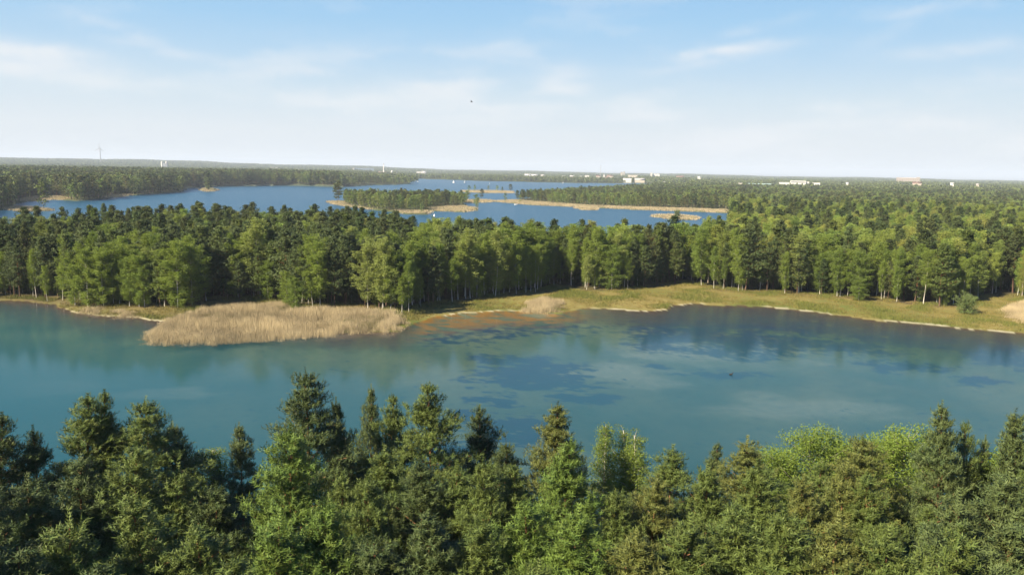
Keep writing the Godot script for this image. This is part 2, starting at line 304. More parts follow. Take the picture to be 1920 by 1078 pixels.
func ground_colour(a: float, r: float, x: float, z: float, h: float) -> Color:
	var f := fine.get_noise_2d(x * 8.0, z * 8.0)
	var c := coarse.get_noise_2d(x * 2.2, z * 2.2)
	var out: Color
	var s1 := along(SHORE, a) + near_edge_noise.get_noise_2d(x, z) * 1.6
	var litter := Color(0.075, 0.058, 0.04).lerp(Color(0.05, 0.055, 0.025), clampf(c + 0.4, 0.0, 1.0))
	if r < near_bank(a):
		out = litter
	elif r < s1:
		# the lake bed: marl with pale patches, sand, iron-stained shallows, dark weed
		var d := out_from_shore(a, r, s1)
		var bed := Color(0.115, 0.125, 0.075).lerp(Color(0.06, 0.08, 0.055), clampf(c * 1.5 + 0.5, 0.0, 1.0))
		for w in PALE_PATCHES:
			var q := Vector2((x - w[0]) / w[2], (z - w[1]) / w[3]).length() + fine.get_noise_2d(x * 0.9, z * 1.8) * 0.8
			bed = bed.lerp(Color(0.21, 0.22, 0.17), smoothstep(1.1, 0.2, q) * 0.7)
		var weed := -0.9
		var n3 := near_edge_noise.get_noise_2d(x * 3.0, z * 6.0)
		for w in WEED:
			var q := Vector2((x - w[0]) / w[2], (z - w[1]) / w[3]).length()
			if q < 2.2: weed = maxf(weed, 1.25 - q)
		var n2 := fine.get_noise_2d(x * 2.6, z * 5.2)
		weed = smoothstep(-0.05, 0.27, weed + n2 * 1.1 + f * 0.4 + n3 * 0.7 + 0.02)
		var band := smoothstep(6.0, 11.0, a) * smoothstep(0.0, 1.0, d / 8.0) * smoothstep(52.0, 30.0, d + c * 30.0)
		weed = maxf(weed, smoothstep(0.25, 0.7, band * 0.85 + n2 * 0.45 + n3 * 0.5))
		var band2 := smoothstep(-9.0, -5.0, a) * smoothstep(9.0, 4.0, a) * smoothstep(6.0, 14.0, d) * smoothstep(34.0, 22.0, d + c * 10.0)
		weed = maxf(weed, smoothstep(0.4, 0.75, band2 * 0.6 + n2 * 0.6 + n3 * 0.6))
		bed = bed.lerp(Color(0.018, 0.02, 0.062), weed * 0.95)
		var rust := smoothstep(-8.6, -6.0, a) * smoothstep(9.0, 2.0, a) * smoothstep(21.0 + c * 8.0, 9.0, d)
		bed = bed.lerp(Color(0.2, 0.105, 0.02), rust * smoothstep(-0.25, 0.25, n2 + 0.12))
		var shelf_and_reflection := smoothstep(maxf(9.0, 19.0 + c * 22.0 + 12.0 * smoothstep(-19.0, -24.0, a) + 9.0 * smoothstep(2.0, 9.0, a)), 6.0, d + f * 3.0) * (1.0 - rust)  # brown shallows; the wood's dark reflection is painted into this band too
		bed = bed.lerp(Color(0.055, 0.034, 0.026), shelf_and_reflection * 0.92)
		out = bed * (1.0 - f * 0.12)
	elif r < 262.0 or not (h < 0.0):
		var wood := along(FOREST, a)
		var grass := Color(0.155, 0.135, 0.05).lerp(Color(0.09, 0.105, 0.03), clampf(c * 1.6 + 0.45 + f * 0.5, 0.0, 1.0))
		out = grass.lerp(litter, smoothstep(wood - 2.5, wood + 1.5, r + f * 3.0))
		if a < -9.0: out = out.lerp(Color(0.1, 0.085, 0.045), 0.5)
		var e := r - s1
		var sandy := smoothstep(-0.15, 0.2, coarse.get_noise_2d(a * 14.0, 3.0) + (0.3 if a > 18.0 else 0.0 if a > -6.0 else -0.2))
		out = out.lerp(Color(0.28, 0.265, 0.19), sandy * smoothstep(maxf(0.6, 1.4 + f * 2.0 + c * 1.5), 0.3, e) * 0.9)
		if r > 420.0:
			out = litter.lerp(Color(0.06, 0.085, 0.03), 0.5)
			for q in far_reeds:
				if Geometry2D.is_point_in_polygon(Vector2(x, z), q):
					out = Color(0.15, 0.125, 0.075).lerp(Color(0.09, 0.095, 0.04), clampf(f * 2.0 + 0.3, 0.0, 1.0))
	else:
		out = Color(0.05, 0.08, 0.08)
	out *= 1.0 + f * 0.3
	out.a = 1.0
	return out

func make_ground() -> ArrayMesh:
	var angles := PackedFloat32Array()
	for k in range(0, 23): angles.append(-180.0 + k * 6.25)
	var cols := 460
	for k in cols + 1: angles.append(rad_to_deg(atan(lerpf(-0.8, 0.8, float(k) / cols))))
	for k in range(0, 23): angles.append(180.0 - (22 - k) * 6.25)
	var rows := PackedFloat32Array([0.5, 12.0, 25.0, 38.0, 50.0, 58.0, 62.0])
	var y := 790.0
	while y > 198.0:
		rows.append(CAMERA_HEIGHT * 1507.0 / y)
		y -= 1.5
	while y > 30.0:
		rows.append(CAMERA_HEIGHT * 1507.0 / y)
		y -= 0.8
	while y > 3.6:
		rows.append(CAMERA_HEIGHT * 1507.0 / y)
		y -= 0.6
	var v := PackedVector3Array()
	var c := PackedColorArray()
	var idx := PackedInt32Array()
	var w := angles.size()
	for r in rows:
		for a in angles:
			var h := land_height(a, r)
			var x := r * sin(deg_to_rad(a))
			var z := -r * cos(deg_to_rad(a))
			v.append(Vector3(x, h, z))
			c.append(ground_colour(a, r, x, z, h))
	for j in rows.size() - 1:
		for i in w - 1:
			var k := j * w + i
			idx.append_array(PackedInt32Array([k, k + w, k + 1, k + 1, k + w, k + w + 1]))
	var arr := []
	arr.resize(Mesh.ARRAY_MAX)
	arr[Mesh.ARRAY_VERTEX] = v
	arr[Mesh.ARRAY_COLOR] = c
	arr[Mesh.ARRAY_INDEX] = idx
	var st := SurfaceTool.new()
	st.create_from_arrays(arr)
	st.generate_normals()
	print("ground ", v.size())
	return st.commit()

# ---------------------------------------------------------------- trees
class Foliage:
	var v := PackedVector3Array()
	var c := PackedColorArray()
	func tri(a: Vector3, b: Vector3, d: Vector3, col: Color) -> void:
		v.append(a); v.append(b); v.append(d)
		c.append(col); c.append(col); c.append(col)
	func mesh() -> ArrayMesh:
		var arr := []
		arr.resize(Mesh.ARRAY_MAX)
		arr[Mesh.ARRAY_VERTEX] = v
		arr[Mesh.ARRAY_COLOR] = c
		var m := ArrayMesh.new()
		m.add_surface_from_arrays(Mesh.PRIMITIVE_TRIANGLES, arr)
		return m

class Wood:
	var v := PackedVector3Array()
	var n := PackedVector3Array()
	var c := PackedColorArray()
	var idx := PackedInt32Array()
	func tube(pts: Array, radii: Array, sides: int, cols: Array) -> void:
		for i in pts.size():
			var d: Vector3 = (pts[mini(i + 1, pts.size() - 1)] - pts[maxi(i - 1, 0)]).normalized()
			var s := d.cross(Vector3(0.31, 0.2, 0.93)).normalized()
			var t := d.cross(s)
			for k in sides:
				var q := TAU * k / sides
				var o := s * cos(q) + t * sin(q)
				v.append(pts[i] + o * radii[i]); n.append(o); c.append(cols[mini(i, cols.size() - 1)])
		var base := v.size() - pts.size() * sides
		for i in pts.size() - 1:
			for k in sides:
				var p := base + i * sides + k
				var q := base + i * sides + (k + 1) % sides
				idx.append_array(PackedInt32Array([p, p + sides, q, q, p + sides, q + sides]))
	func mesh() -> ArrayMesh:
		var arr := []
		arr.resize(Mesh.ARRAY_MAX)
		arr[Mesh.ARRAY_VERTEX] = v
		arr[Mesh.ARRAY_NORMAL] = n
		arr[Mesh.ARRAY_COLOR] = c
		arr[Mesh.ARRAY_INDEX] = idx
		var m := ArrayMesh.new()
		m.add_surface_from_arrays(Mesh.PRIMITIVE_TRIANGLES, arr)
		return m

func off(rng: RandomNumberGenerator) -> Vector3:
	return Vector3(rng.randf_range(-1, 1), rng.randf_range(-1, 1), rng.randf_range(-1, 1))

# d: H, R, base (bare share of the trunk), round (0 cone .. 1 dome), whorl, nb, node, shoots, needles, nl, nw, sl, tips
func pine(seed_: int, d: Dictionary) -> Array:
	var rng := RandomNumberGenerator.new()
	rng.seed = seed_
	var f := Foliage.new()
	var w := Wood.new()
	var H: float = d.H
	var R: float = d.R
	var yb: float = H * d.base
	var bend := Vector3(rng.randf_range(-0.4, 0.4), 0, rng.randf_range(-0.4, 0.4))
	var bark_low := Color(0.10, 0.07, 0.05)
	var bark_high := Color(0.2, 0.105, 0.055)
	var pts := []
	var rad := []
	var cols := []
	for i in 8:
		var t := i / 7.0
		pts.append(Vector3(0, H * t * 0.985, 0) + bend * sin(t * PI))
		rad.append(lerpf(H * 0.0105, 0.015, pow(t, 0.8)))
		cols.append(bark_low.lerp(bark_high, smoothstep(0.2, 0.5, t)))
	w.tube(pts, rad, 7, cols)
	var sides: Array = [0.0]
	var tip_list := [[Vector3(0, H, 0), H]]
	var y := yb
	var az := rng.randf() * TAU
	var nl: float = d.nl
	var nw: float = d.nw
	var sl: float = d.sl
	var needles: int = d.needles
	var lop := rng.randf() * TAU
	var tip_len: float = d.get("tip_len", 0.4)
	var rough: float = d.get("rough", 0.0)
	var pad: float = d.get("pad", 0.7)
	var candle: float = d.get("candle", 0.0)
	while y < H - 0.25:
		var u := (y - yb) / (H - yb)
		var cone := (1.0 - u) * 0.94 + 0.06
		var dome := minf(sqrt(maxf(0.0, 1.0 - u * u)), (1.0 - u) * 2.0) * 0.95 + 0.04
		var lower := minf(1.0, 0.55 + u * 3.0)
		var env := lerpf(pow(cone, 0.95), dome, d.round) * lower * R
		var trunk := Vector3(0, y, 0) + bend * sin(y / H * PI)
		var near_tip := clampf((H - y) / tip_len, 0.22, 1.0)
		var nb: int = d.nb + rng.randi_range(-1, 1)
		for b in nb:
			az += TAU / nb + rng.randf_range(-0.4, 0.4)
			var l := env * rng.randf_range(0.48, 1.28) * (1.0 + 0.18 * cos(az - lop))
			if rng.randf() < d.get("ragged", 0.0): l *= 0.35
			if l < 0.18: l = 0.18
			var el := lerpf(0.0, 0.95, pow(u, 1.3)) + rng.randf_range(-0.18, 0.22) * (1.0 + rough)
			if rough > 0.0 and u > 0.4 and u < 0.78 and rng.randf() < 0.13:
				el = 1.15
				l = maxf(l, 1.3) * 0.9
			var dir := Vector3(cos(az) * cos(el), sin(el), sin(az) * cos(el))
			var perp := dir.cross(Vector3.UP).normalized()
			var p0 := trunk + Vector3(0, rng.randf_range(-0.15, 0.15) * d.whorl, 0)
			var rise := 0.16 * l
			var bw := 0.012 + 0.011 * l
			w.tube([p0, p0 + dir * l * 0.5 + Vector3(0, rise * 0.25, 0), p0 + dir * l + Vector3(0, rise, 0)], [bw, bw * 0.7, bw * 0.25], 3, [Color(0.2, 0.11, 0.06)])
			var nodes := maxi(2, int(l / d.node))
			for i in nodes:
				var t := lerpf(0.22, 1.0, (i + rng.randf()) / nodes)
				var q := p0 + dir * (l * t) + Vector3(0, rise * t * t, 0)
				for s in [-1.0, 1.0]:
					var tw: Vector3 = (dir * 0.6 + perp * (s * rng.randf_range(0.45, 0.95)) + Vector3(0, rng.randf_range(0.0, 0.22), 0)).normalized()
					var tl := minf((0.2 + 0.45 * (1.0 - t)) * l, 1.0) * rng.randf_range(0.5, 1.1)
					var e := q + tw * tl
					var tone := rng.randf_range(0.75, 1.2)
					var warm := rng.randf_range(-0.1, 0.12)
					for sh in maxi(2, int(d.shoots * near_tip)):
						var o: Vector3 = e + off(rng) * Vector3(1.0, pad, 1.0) * (sl * lerpf(0.25, 1.0, near_tip)) - tw * (rng.randf() * tl * 0.5)
						var sd: Vector3 = (tw * 0.5 + Vector3(0, 0.85, 0) + off(rng) * 0.75).normalized()
						var col := Color(tone * (1.0 + warm), tone, tone * (1.0 - warm)) * rng.randf_range(0.8, 1.2)
						var sx := sd.cross(Vector3(0.6, 0.1, 0.79)).normalized()
						var sy := sd.cross(sx)
						var q0 := rng.randf() * TAU
						for k in needles:
							var qa := q0 + k * 2.4
							var rd := sx * cos(qa) + sy * sin(qa)
							var st := o + sd * (sl * (k + 0.5) / needles)
							var nd := (sd * 0.75 + rd).normalized() * nl
							var wd := sd.cross(rd) * nw
							f.tri(st - wd, st + wd, st + nd, col)
						if rng.randf() < candle:
							var cc := Color(1.7, 1.5, 1.7) * rng.randf_range(0.8, 1.2)
							var ct := o + sd * sl
							f.tri(ct - sx * 0.022, ct + sx * 0.022, ct + Vector3(0, 0.2, 0) + sd * 0.06, cc)
							f.tri(ct - sy * 0.022, ct + sy * 0.022, ct + Vector3(0, 0.2, 0) + sd * 0.06, cc)
		y += d.whorl * rng.randf_range(0.8, 1.2) * lerpf(1.0, 0.8, u)
	# candles on the leading shoots
	for tip in tip_list:
		for j in d.get("tips", 9):
			var o: Vector3 = tip[0] + Vector3(rng.randf_range(-0.02, 0.02), H * 0.022 - H * 0.008 * j, rng.randf_range(-0.02, 0.02))
			for k in needles:
				var qa: float = k * 2.4 + j
				var rd := Vector3(cos(qa), 0.9, sin(qa)).normalized()
				f.tri(o + Vector3(-nw, 0, 0), o + Vector3(nw, 0, 0), o + rd * nl * 0.9 + Vector3(0, 0.1 * k / needles, 0), Color(1, 1, 1) * rng.randf_range(0.85, 1.2))
	return [w.mesh(), f.mesh()]

# d: H, R, base, step, nb, el0, el1 (branch rise at base and top), droop, leaf, leaves (per branch metre), spread, shape, white
func leafy(seed_: int, d: Dictionary) -> Array:
	var rng := RandomNumberGenerator.new()
	rng.seed = seed_
	var f := Foliage.new()
	var w := Wood.new()
	var H: float = d.H
	var R: float = d.R
	var yb: float = H * d.base
	var bend := Vector3(rng.randf_range(-0.5, 0.5), 0, rng.randf_range(-0.5, 0.5))
	var pts := []
	var rad := []
	var cols := []
	var low: Color = d.bark
	for i in 9:
		var t := i / 8.0
		pts.append(Vector3(0, H * t * 0.97, 0) + bend * sin(t * PI * 0.8))
		rad.append(lerpf(H * d.get("girth", 0.0058), 0.012, pow(t, 0.85)))
		cols.append(low * (0.35 if (rng.randf() < 0.16 and i < 6) else rng.randf_range(0.85, 1.1)))
	w.tube(pts, rad, 7, cols)
	var leaf: float = d.leaf
	var y := yb
	var az := rng.randf() * TAU
	var lobes := [rng.randf() * TAU, rng.randf() * TAU]
	while y < H * 0.985:
		var u := (y - yb) / (H - yb)
		var env: float = R * pow(sin(PI * clampf(pow(u, d.shape) * 0.87 + 0.1, 0.0, 1.0)), 0.75)
		var trunk := Vector3(0, y * 0.97, 0) + bend * sin(y / H * PI * 0.8)
		for b in d.nb:
			az += 2.4 + rng.randf_range(-0.5, 0.5)
			var l := maxf(env, 0.3) * rng.randf_range(0.55, 1.2) * (1.0 + 0.2 * cos(2.0 * (az - lobes[0])))
			var el: float = lerpf(d.el0, d.el1, u) + rng.randf_range(-0.2, 0.2)
			var dir := Vector3(cos(az) * cos(el), sin(el), sin(az) * cos(el))
			l /= maxf(0.5, cos(el))
			var fall: float = d.droop * l
			var bw := 0.008 + 0.008 * l
			w.tube([trunk, trunk + dir * l * 0.55, trunk + dir * l - Vector3(0, fall * 0.6, 0)], [bw, bw * 0.6, bw * 0.2], 3, [low * 0.45 if d.white else low])
			var n := int(maxf(1.0, l * d.leaves))
			var tone := rng.randf_range(0.8, 1.15)
			var clumps := maxi(2, int(l * d.get("clumps", 2.2)))
			for j in clumps:
				var t := lerpf(0.3, 1.05, (j + rng.randf()) / clumps)
				var q: Vector3 = trunk + dir * (l * t) - Vector3(0, fall * t * t * 0.6, 0) + off(rng) * (d.spread * 0.7)
				var ctone := tone * rng.randf_range(0.85, 1.15)
				var m := maxi(1, n / clumps)
				for k in m:
					var o := off(rng)
					var p: Vector3 = q + o * d.spread - Vector3(0, absf(o.y) * d.droop * 1.2, 0)
					var n1 := off(rng).normalized()
					var n2 := n1.cross(off(rng)).normalized()
					var s := leaf * rng.randf_range(0.7, 1.25)
					var g := ctone * rng.randf_range(0.85, 1.15)
					var warm := rng.randf_range(-0.06, 0.1)
					f.tri(p - n1 * s * 0.6, p + n1 * s * 0.3 + n2 * s * 0.45, p + n1 * s * 0.3 - n2 * s * 0.45, Color(g * (1.0 + warm), g, g * (1.0 - warm)))
		y += d.step * rng.randf_range(0.75, 1.25)
	return [w.mesh(), f.mesh()]

func tree(called: String, meshes: Array, wood: Material, leaves: Material, where: Vector3, turn: float, scale_: Vector3, label: String, category: String, group := "") -> Node3D:
	var t := thing(called, where, label, category, group)
	t.rotation.y = turn
	t.scale = scale_
	part("trunk", meshes[0], wood, t)
	part("crown", meshes[1], leaves, t)
	return t

func scatter(called: String, mesh: Mesh, m: Material, spots: Array, parent: Node3D) -> void:
	# spots: [Transform3D, Color]
	if spots.is_empty(): return
	var mm := MultiMesh.new()
	mm.transform_format = MultiMesh.TRANSFORM_3D
	mm.use_colors = true
	mm.mesh = mesh
	mm.instance_count = spots.size()
	for i in spots.size():
		mm.set_instance_transform(i, spots[i][0])
		mm.set_instance_color(i, spots[i][1])
	var o := MultiMeshInstance3D.new()
	o.name = called
	o.multimesh = mm
	o.material_override = m
	o.set_meta("kind", "stuff")
	parent.add_child(o, true)

func joined(meshes: Array) -> ArrayMesh:   # trunk and crown as one mesh with vertex colours
	var f := Foliage.new()
	for pair in meshes:
		var arr: Array = pair[0].surface_get_arrays(0)
		var vv: PackedVector3Array = arr[Mesh.ARRAY_VERTEX]
		var tint: Color = pair[1]
		var xf: Transform3D = pair[2]
		var cc: PackedColorArray = arr[Mesh.ARRAY_COLOR]
		if arr[Mesh.ARRAY_INDEX] != null and arr[Mesh.ARRAY_INDEX].size() > 0:
			for i in arr[Mesh.ARRAY_INDEX]:
				f.v.append(xf * vv[i])
				f.c.append(cc[i] * tint)
		else:
			for i in vv.size():
				f.v.append(xf * vv[i])
				f.c.append(cc[i] * tint)
	return f.mesh()

func polar(x: float, z: float) -> Vector2:
	return Vector2(rad_to_deg(atan2(x, -z)), Vector2(x, z).length())

# ---------------------------------------------------------------- sky
func make_sky() -> Sky:
	var W := 2048
	var Hh := 1024
	var img := Image.create(W, Hh, false, Image.FORMAT_RGBF)
	var key := [[0.0, Color8(224, 231, 237)], [2.5, Color8(226, 234, 240)], [5.0, Color8(210, 228, 240)], [7.5, Color8(184, 216, 241)], [10.0, Color8(163, 207, 241)], [13.0, Color8(148, 197, 239)], [25.0, Color8(100, 156, 224)], [50.0, Color8(66, 120, 205)], [90.0, Color8(52, 100, 188)]]
	var ramp := []
	for k in key: ramp.append([k[0], k[1].srgb_to_linear() / EXPOSURE])
	var n1 := FastNoiseLite.new()
	n1.seed = 11
	n1.frequency = 0.012
	n1.fractal_octaves = 5
	n1.domain_warp_enabled = true
	n1.domain_warp_amplitude = 30.0
	var n2 := FastNoiseLite.new()
	n2.seed = 5
	n2.frequency = 0.03
	n2.fractal_octaves = 4
	var white := Color8(238, 242, 246).srgb_to_linear() / EXPOSURE
	# wisps seen in the photograph: [azimuth, elevation, half length, half thickness, tilt, strength]
	var wisps := [[-24.0, 7.7, 5.0, 0.45, -0.18, 0.5], [-31.0, 6.1, 6.0, 1.1, -0.05, 0.7], [12.6, 7.6, 6.5, 0.4, 0.13, 0.55], [2.8, 6.0, 3.2, 1.3, 0.05, 0.6], [-5.5, 5.6, 4.5, 0.7, -0.05, 0.5], [28.0, 7.9, 6.0, 0.5, 0.0, 0.4], [-1.0, 8.3, 3.0, 0.35, 0.15, 0.35], [16.0, 9.6, 4.0, 0.3, 0.2, 0.2], [25.0, 9.5, 3.0, 0.4, 0.4, 0.25]]
	for j in Hh:
		var e := 90.0 - (j + 0.5) / Hh * 180.0
		var c: Color = ramp[0][1]
		if e < -3.0:
			c = Color(0.10, 0.12, 0.10) / EXPOSURE
		for k in ramp.size() - 1:
			if e >= ramp[k][0] and e < ramp[k + 1][0]:
				c = ramp[k][1].lerp(ramp[k + 1][1], (e - ramp[k][0]) / (ramp[k + 1][0] - ramp[k][0]))
		if e < -1.0 or e > 70.0:
			img.fill_rect(Rect2i(0, j, W, 1), c)
			continue
		var stretch := 5.0
		var fade := smoothstep(-1.0, 2.0, e) * smoothstep(70.0, 30.0, e)
		for i in W:
			var az := (i + 0.5) / W * 360.0
			if az > 180.0: az -= 360.0
			var n := n1.get_noise_2d(az * 5.0, e * stretch * 4.5)
			var g := n2.get_noise_2d(az * 5.0, e * 22.0)
			var cover := clampf((n + 0.05) * 0.9, 0.0, 0.5) * fade * smoothstep(12.0, 5.0, e + n * 3.0) + clampf(n * 0.5 - 0.08, 0.0, 0.2) * fade
			if e < 12.0 and absf(az) < 42.0:
				for w in wisps:
					var dx: float = (az - w[0]) / w[2]
					if absf(dx) > 1.6: continue
					var dy: float = (e - w[1] - w[4] * (az - w[0]) - n * 0.9) / w[3]
					cover += w[5] * exp(-dx * dx * 2.0 - dy * dy) * (0.8 + g * 1.4)
			img.set_pixel(i, j, c.lerp(white, clampf(cover, 0.0, 0.85)))
	var s := Sky.new()
	var pm := PanoramaSkyMaterial.new()
	pm.panorama = ImageTexture.create_from_image(img)
	s.sky_material = pm
	return s

# ---------------------------------------------------------------- the scene
func _ready() -> void:
	# camera
	var cam := Camera3D.new()
	cam.name = "camera"
	cam.position = Vector3(0, CAMERA_HEIGHT, 0)
	cam.rotation_degrees = Vector3(-8.249, 0, 0.985)
	cam.fov = 39.36
	cam.near = 0.5
	cam.far = 40000.0
	add_child(cam)
	cam.current = true
	# sky and air
	var we := WorldEnvironment.new()
	we.name = "world_environment"
	var env := Environment.new()
	env.background_mode = Environment.BG_SKY
	env.sky = make_sky()
	env.tonemap_mode = Environment.TONE_MAPPER_LINEAR
	env.tonemap_exposure = EXPOSURE
	env.sdfgi_enabled = true
	env.ssao_enabled = true
	env.ssil_enabled = true
	env.volumetric_fog_enabled = true
	env.volumetric_fog_density = 0.0
	env.fog_enabled = true
	env.fog_density = 0.00008
	env.fog_light_color = Color(0.86, 0.92, 1.0)
	we.environment = env
	add_child(we)
	# sun, from behind the viewer's shoulder
	var sun := DirectionalLight3D.new()
	sun.name = "sun"
	sun.light_energy = 1.6
	sun.light_color = Color(1.0, 0.93, 0.8)
	sun.light_angular_distance = 0.5
	sun.shadow_enabled = true
	var sa := deg_to_rad(126.0)
	var se := deg_to_rad(38.0)
	var towards := Vector3(-sin(sa) * cos(se), sin(se), -cos(sa) * cos(se))
	add_child(sun)
	sun.look_at_from_position(towards * 100.0, Vector3.ZERO)

	fine.seed = 3
	fine.frequency = 0.05
	fine.fractal_octaves = 3
	coarse.seed = 8
	coarse.frequency = 0.012
	coarse.fractal_octaves = 3
	near_edge_noise.seed = 21
	near_edge_noise.frequency = 0.12
	near_edge_noise.fractal_octaves = 3

	make_land()
	print("land ", Time.get_ticks_msec())
	make_woods()
	print("woods ", Time.get_ticks_msec())
	make_reeds_and_grass()
	print("reeds ", Time.get_ticks_msec())
	make_town()
	make_small_things()
	print("done ", Time.get_ticks_msec())

func noise_tex(freq: float, octaves: int, seed_: int, normal: bool, bump := 4.0, size := 512) -> NoiseTexture2D:
	var n := FastNoiseLite.new()
	n.seed = seed_
	n.frequency = freq
	n.fractal_octaves = octaves
	var t := NoiseTexture2D.new()
	t.width = size
	t.height = size
	t.seamless = true
	t.noise = n
	t.as_normal_map = normal
	t.bump_strength = bump
	return t

func flat_sheet(x0: float, x1: float, z0: float, z1: float) -> ArrayMesh:
	var st := SurfaceTool.new()
	st.begin(Mesh.PRIMITIVE_TRIANGLES)
	for p in [[x0, z0], [x1, z0], [x1, z1], [x0, z0], [x1, z1], [x0, z1]]:
		st.set_normal(Vector3.UP)
		st.add_vertex(Vector3(p[0], 0, p[1]))
	return st.commit()

func make_land() -> void:
	var gm := mat(Color(1, 1, 1), 0.95, 0.15)
	gm.vertex_color_use_as_albedo = true
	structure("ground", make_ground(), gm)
	# the near lake: clear, milky teal water over its bed
	var nw := StandardMaterial3D.new()
	nw.albedo_color = Color(Color(0.01, 0.045, 0.055).linear_to_srgb(), 0.08)
	nw.transparency = BaseMaterial3D.TRANSPARENCY_ALPHA
	nw.roughness = 0.1
	nw.metallic_specular = 0.34
	nw.normal_enabled = true
	nw.normal_texture = noise_tex(0.03, 4, 4, true, 6.0)
	nw.normal_scale = 0.014
	nw.uv1_triplanar = true
	nw.uv1_world_triplanar = true
	nw.uv1_scale = Vector3(0.16, 0.16, 0.16)
	structure("near_lake_water", flat_sheet(-420, 420, -330, -30), nw)
	# the milky suspension in the lake water: its colour deepens with the real depth
	var body := FogVolume.new()
	body.name = "lake_water_body"
	body.shape = RenderingServer.FOG_VOLUME_SHAPE_BOX
	body.size = Vector3(560, 9.0, 262)
	body.position = Vector3(0, -4.52, -185)
	var fm := FogMaterial.new()
	fm.density = 0.115
	fm.albedo = Color(Color(0.024, 0.2, 0.265).linear_to_srgb())
	body.material = fm
	body.set_meta("kind", "stuff")
	tag(body, "milky teal water filling the near lake", "water")
	add_child(body)
	var fw := mat(Color(0.004, 0.045, 0.085), 0.32, 0.46)
	fw.normal_enabled = true
	fw.normal_texture = noise_tex(0.03, 4, 14, true, 8.0)
	fw.normal_scale = 0.7
	fw.uv1_triplanar = true
	fw.uv1_world_triplanar = true
	fw.uv1_scale = Vector3(0.03, 0.03, 0.03)
	var far := structure("far_lake_water", flat_sheet(-2400, 2400, -3700, -262), fw)
	far.position.y = 0.0

func variants(maker: Callable, n: int, seed_: int, specs: Array) -> Array:
	var out := []
	for k in n: out.append(maker.call(seed_ + k * 17, specs[k % specs.size()]))
	return out

func near_landmark(a: float) -> String:
	for e in [[-29.5, "the dark round-topped pine"], [-26.0, "the twin-topped pine"], [-21.5, "the broad flat-topped pine"], [-18.0, "the small grey-green pine"], [-12.5, "the tallest dark pine"], [-8.0, "the narrow spire pine"], [-4.0, "the tall bushy pine"], [-1.5, "the dark pine with a crooked tip"], [4.0, "the tawny cone-shaped pine"], [9.0, "the three birches"], [14.0, "the pine with several candle tips"], [18.0, "the tawny pine with a pointed tip"], [22.5, "the pointed lime broadleaf tree"], [26.5, "the wide domed pine"], [29.5, "the tall grey-green spire pine"]]:
		if a < e[0]: return e[1]
	return "the pine at the end of the bank"

func wood_landmark(a: float) -> String:
	for e in [[-25.5, "behind the dark inlet"], [-20.0, "behind the tip of the wide reed bed"], [-14.0, "behind the middle of the wide reed bed"], [-8.0, "behind the thick end of the reed bed"], [-2.0, "behind the rust-stained shallows"], [4.5, "behind the round reed patch"], [11.0, "behind the deep hollow of the grassy shore"], [17.0, "behind the first sandy beach"], [23.0, "behind the broad heath"], [28.5, "behind the round shore bush"]]:
		if a < e[0]: return e[1]
	return "behind the dry reeds ending the shore"

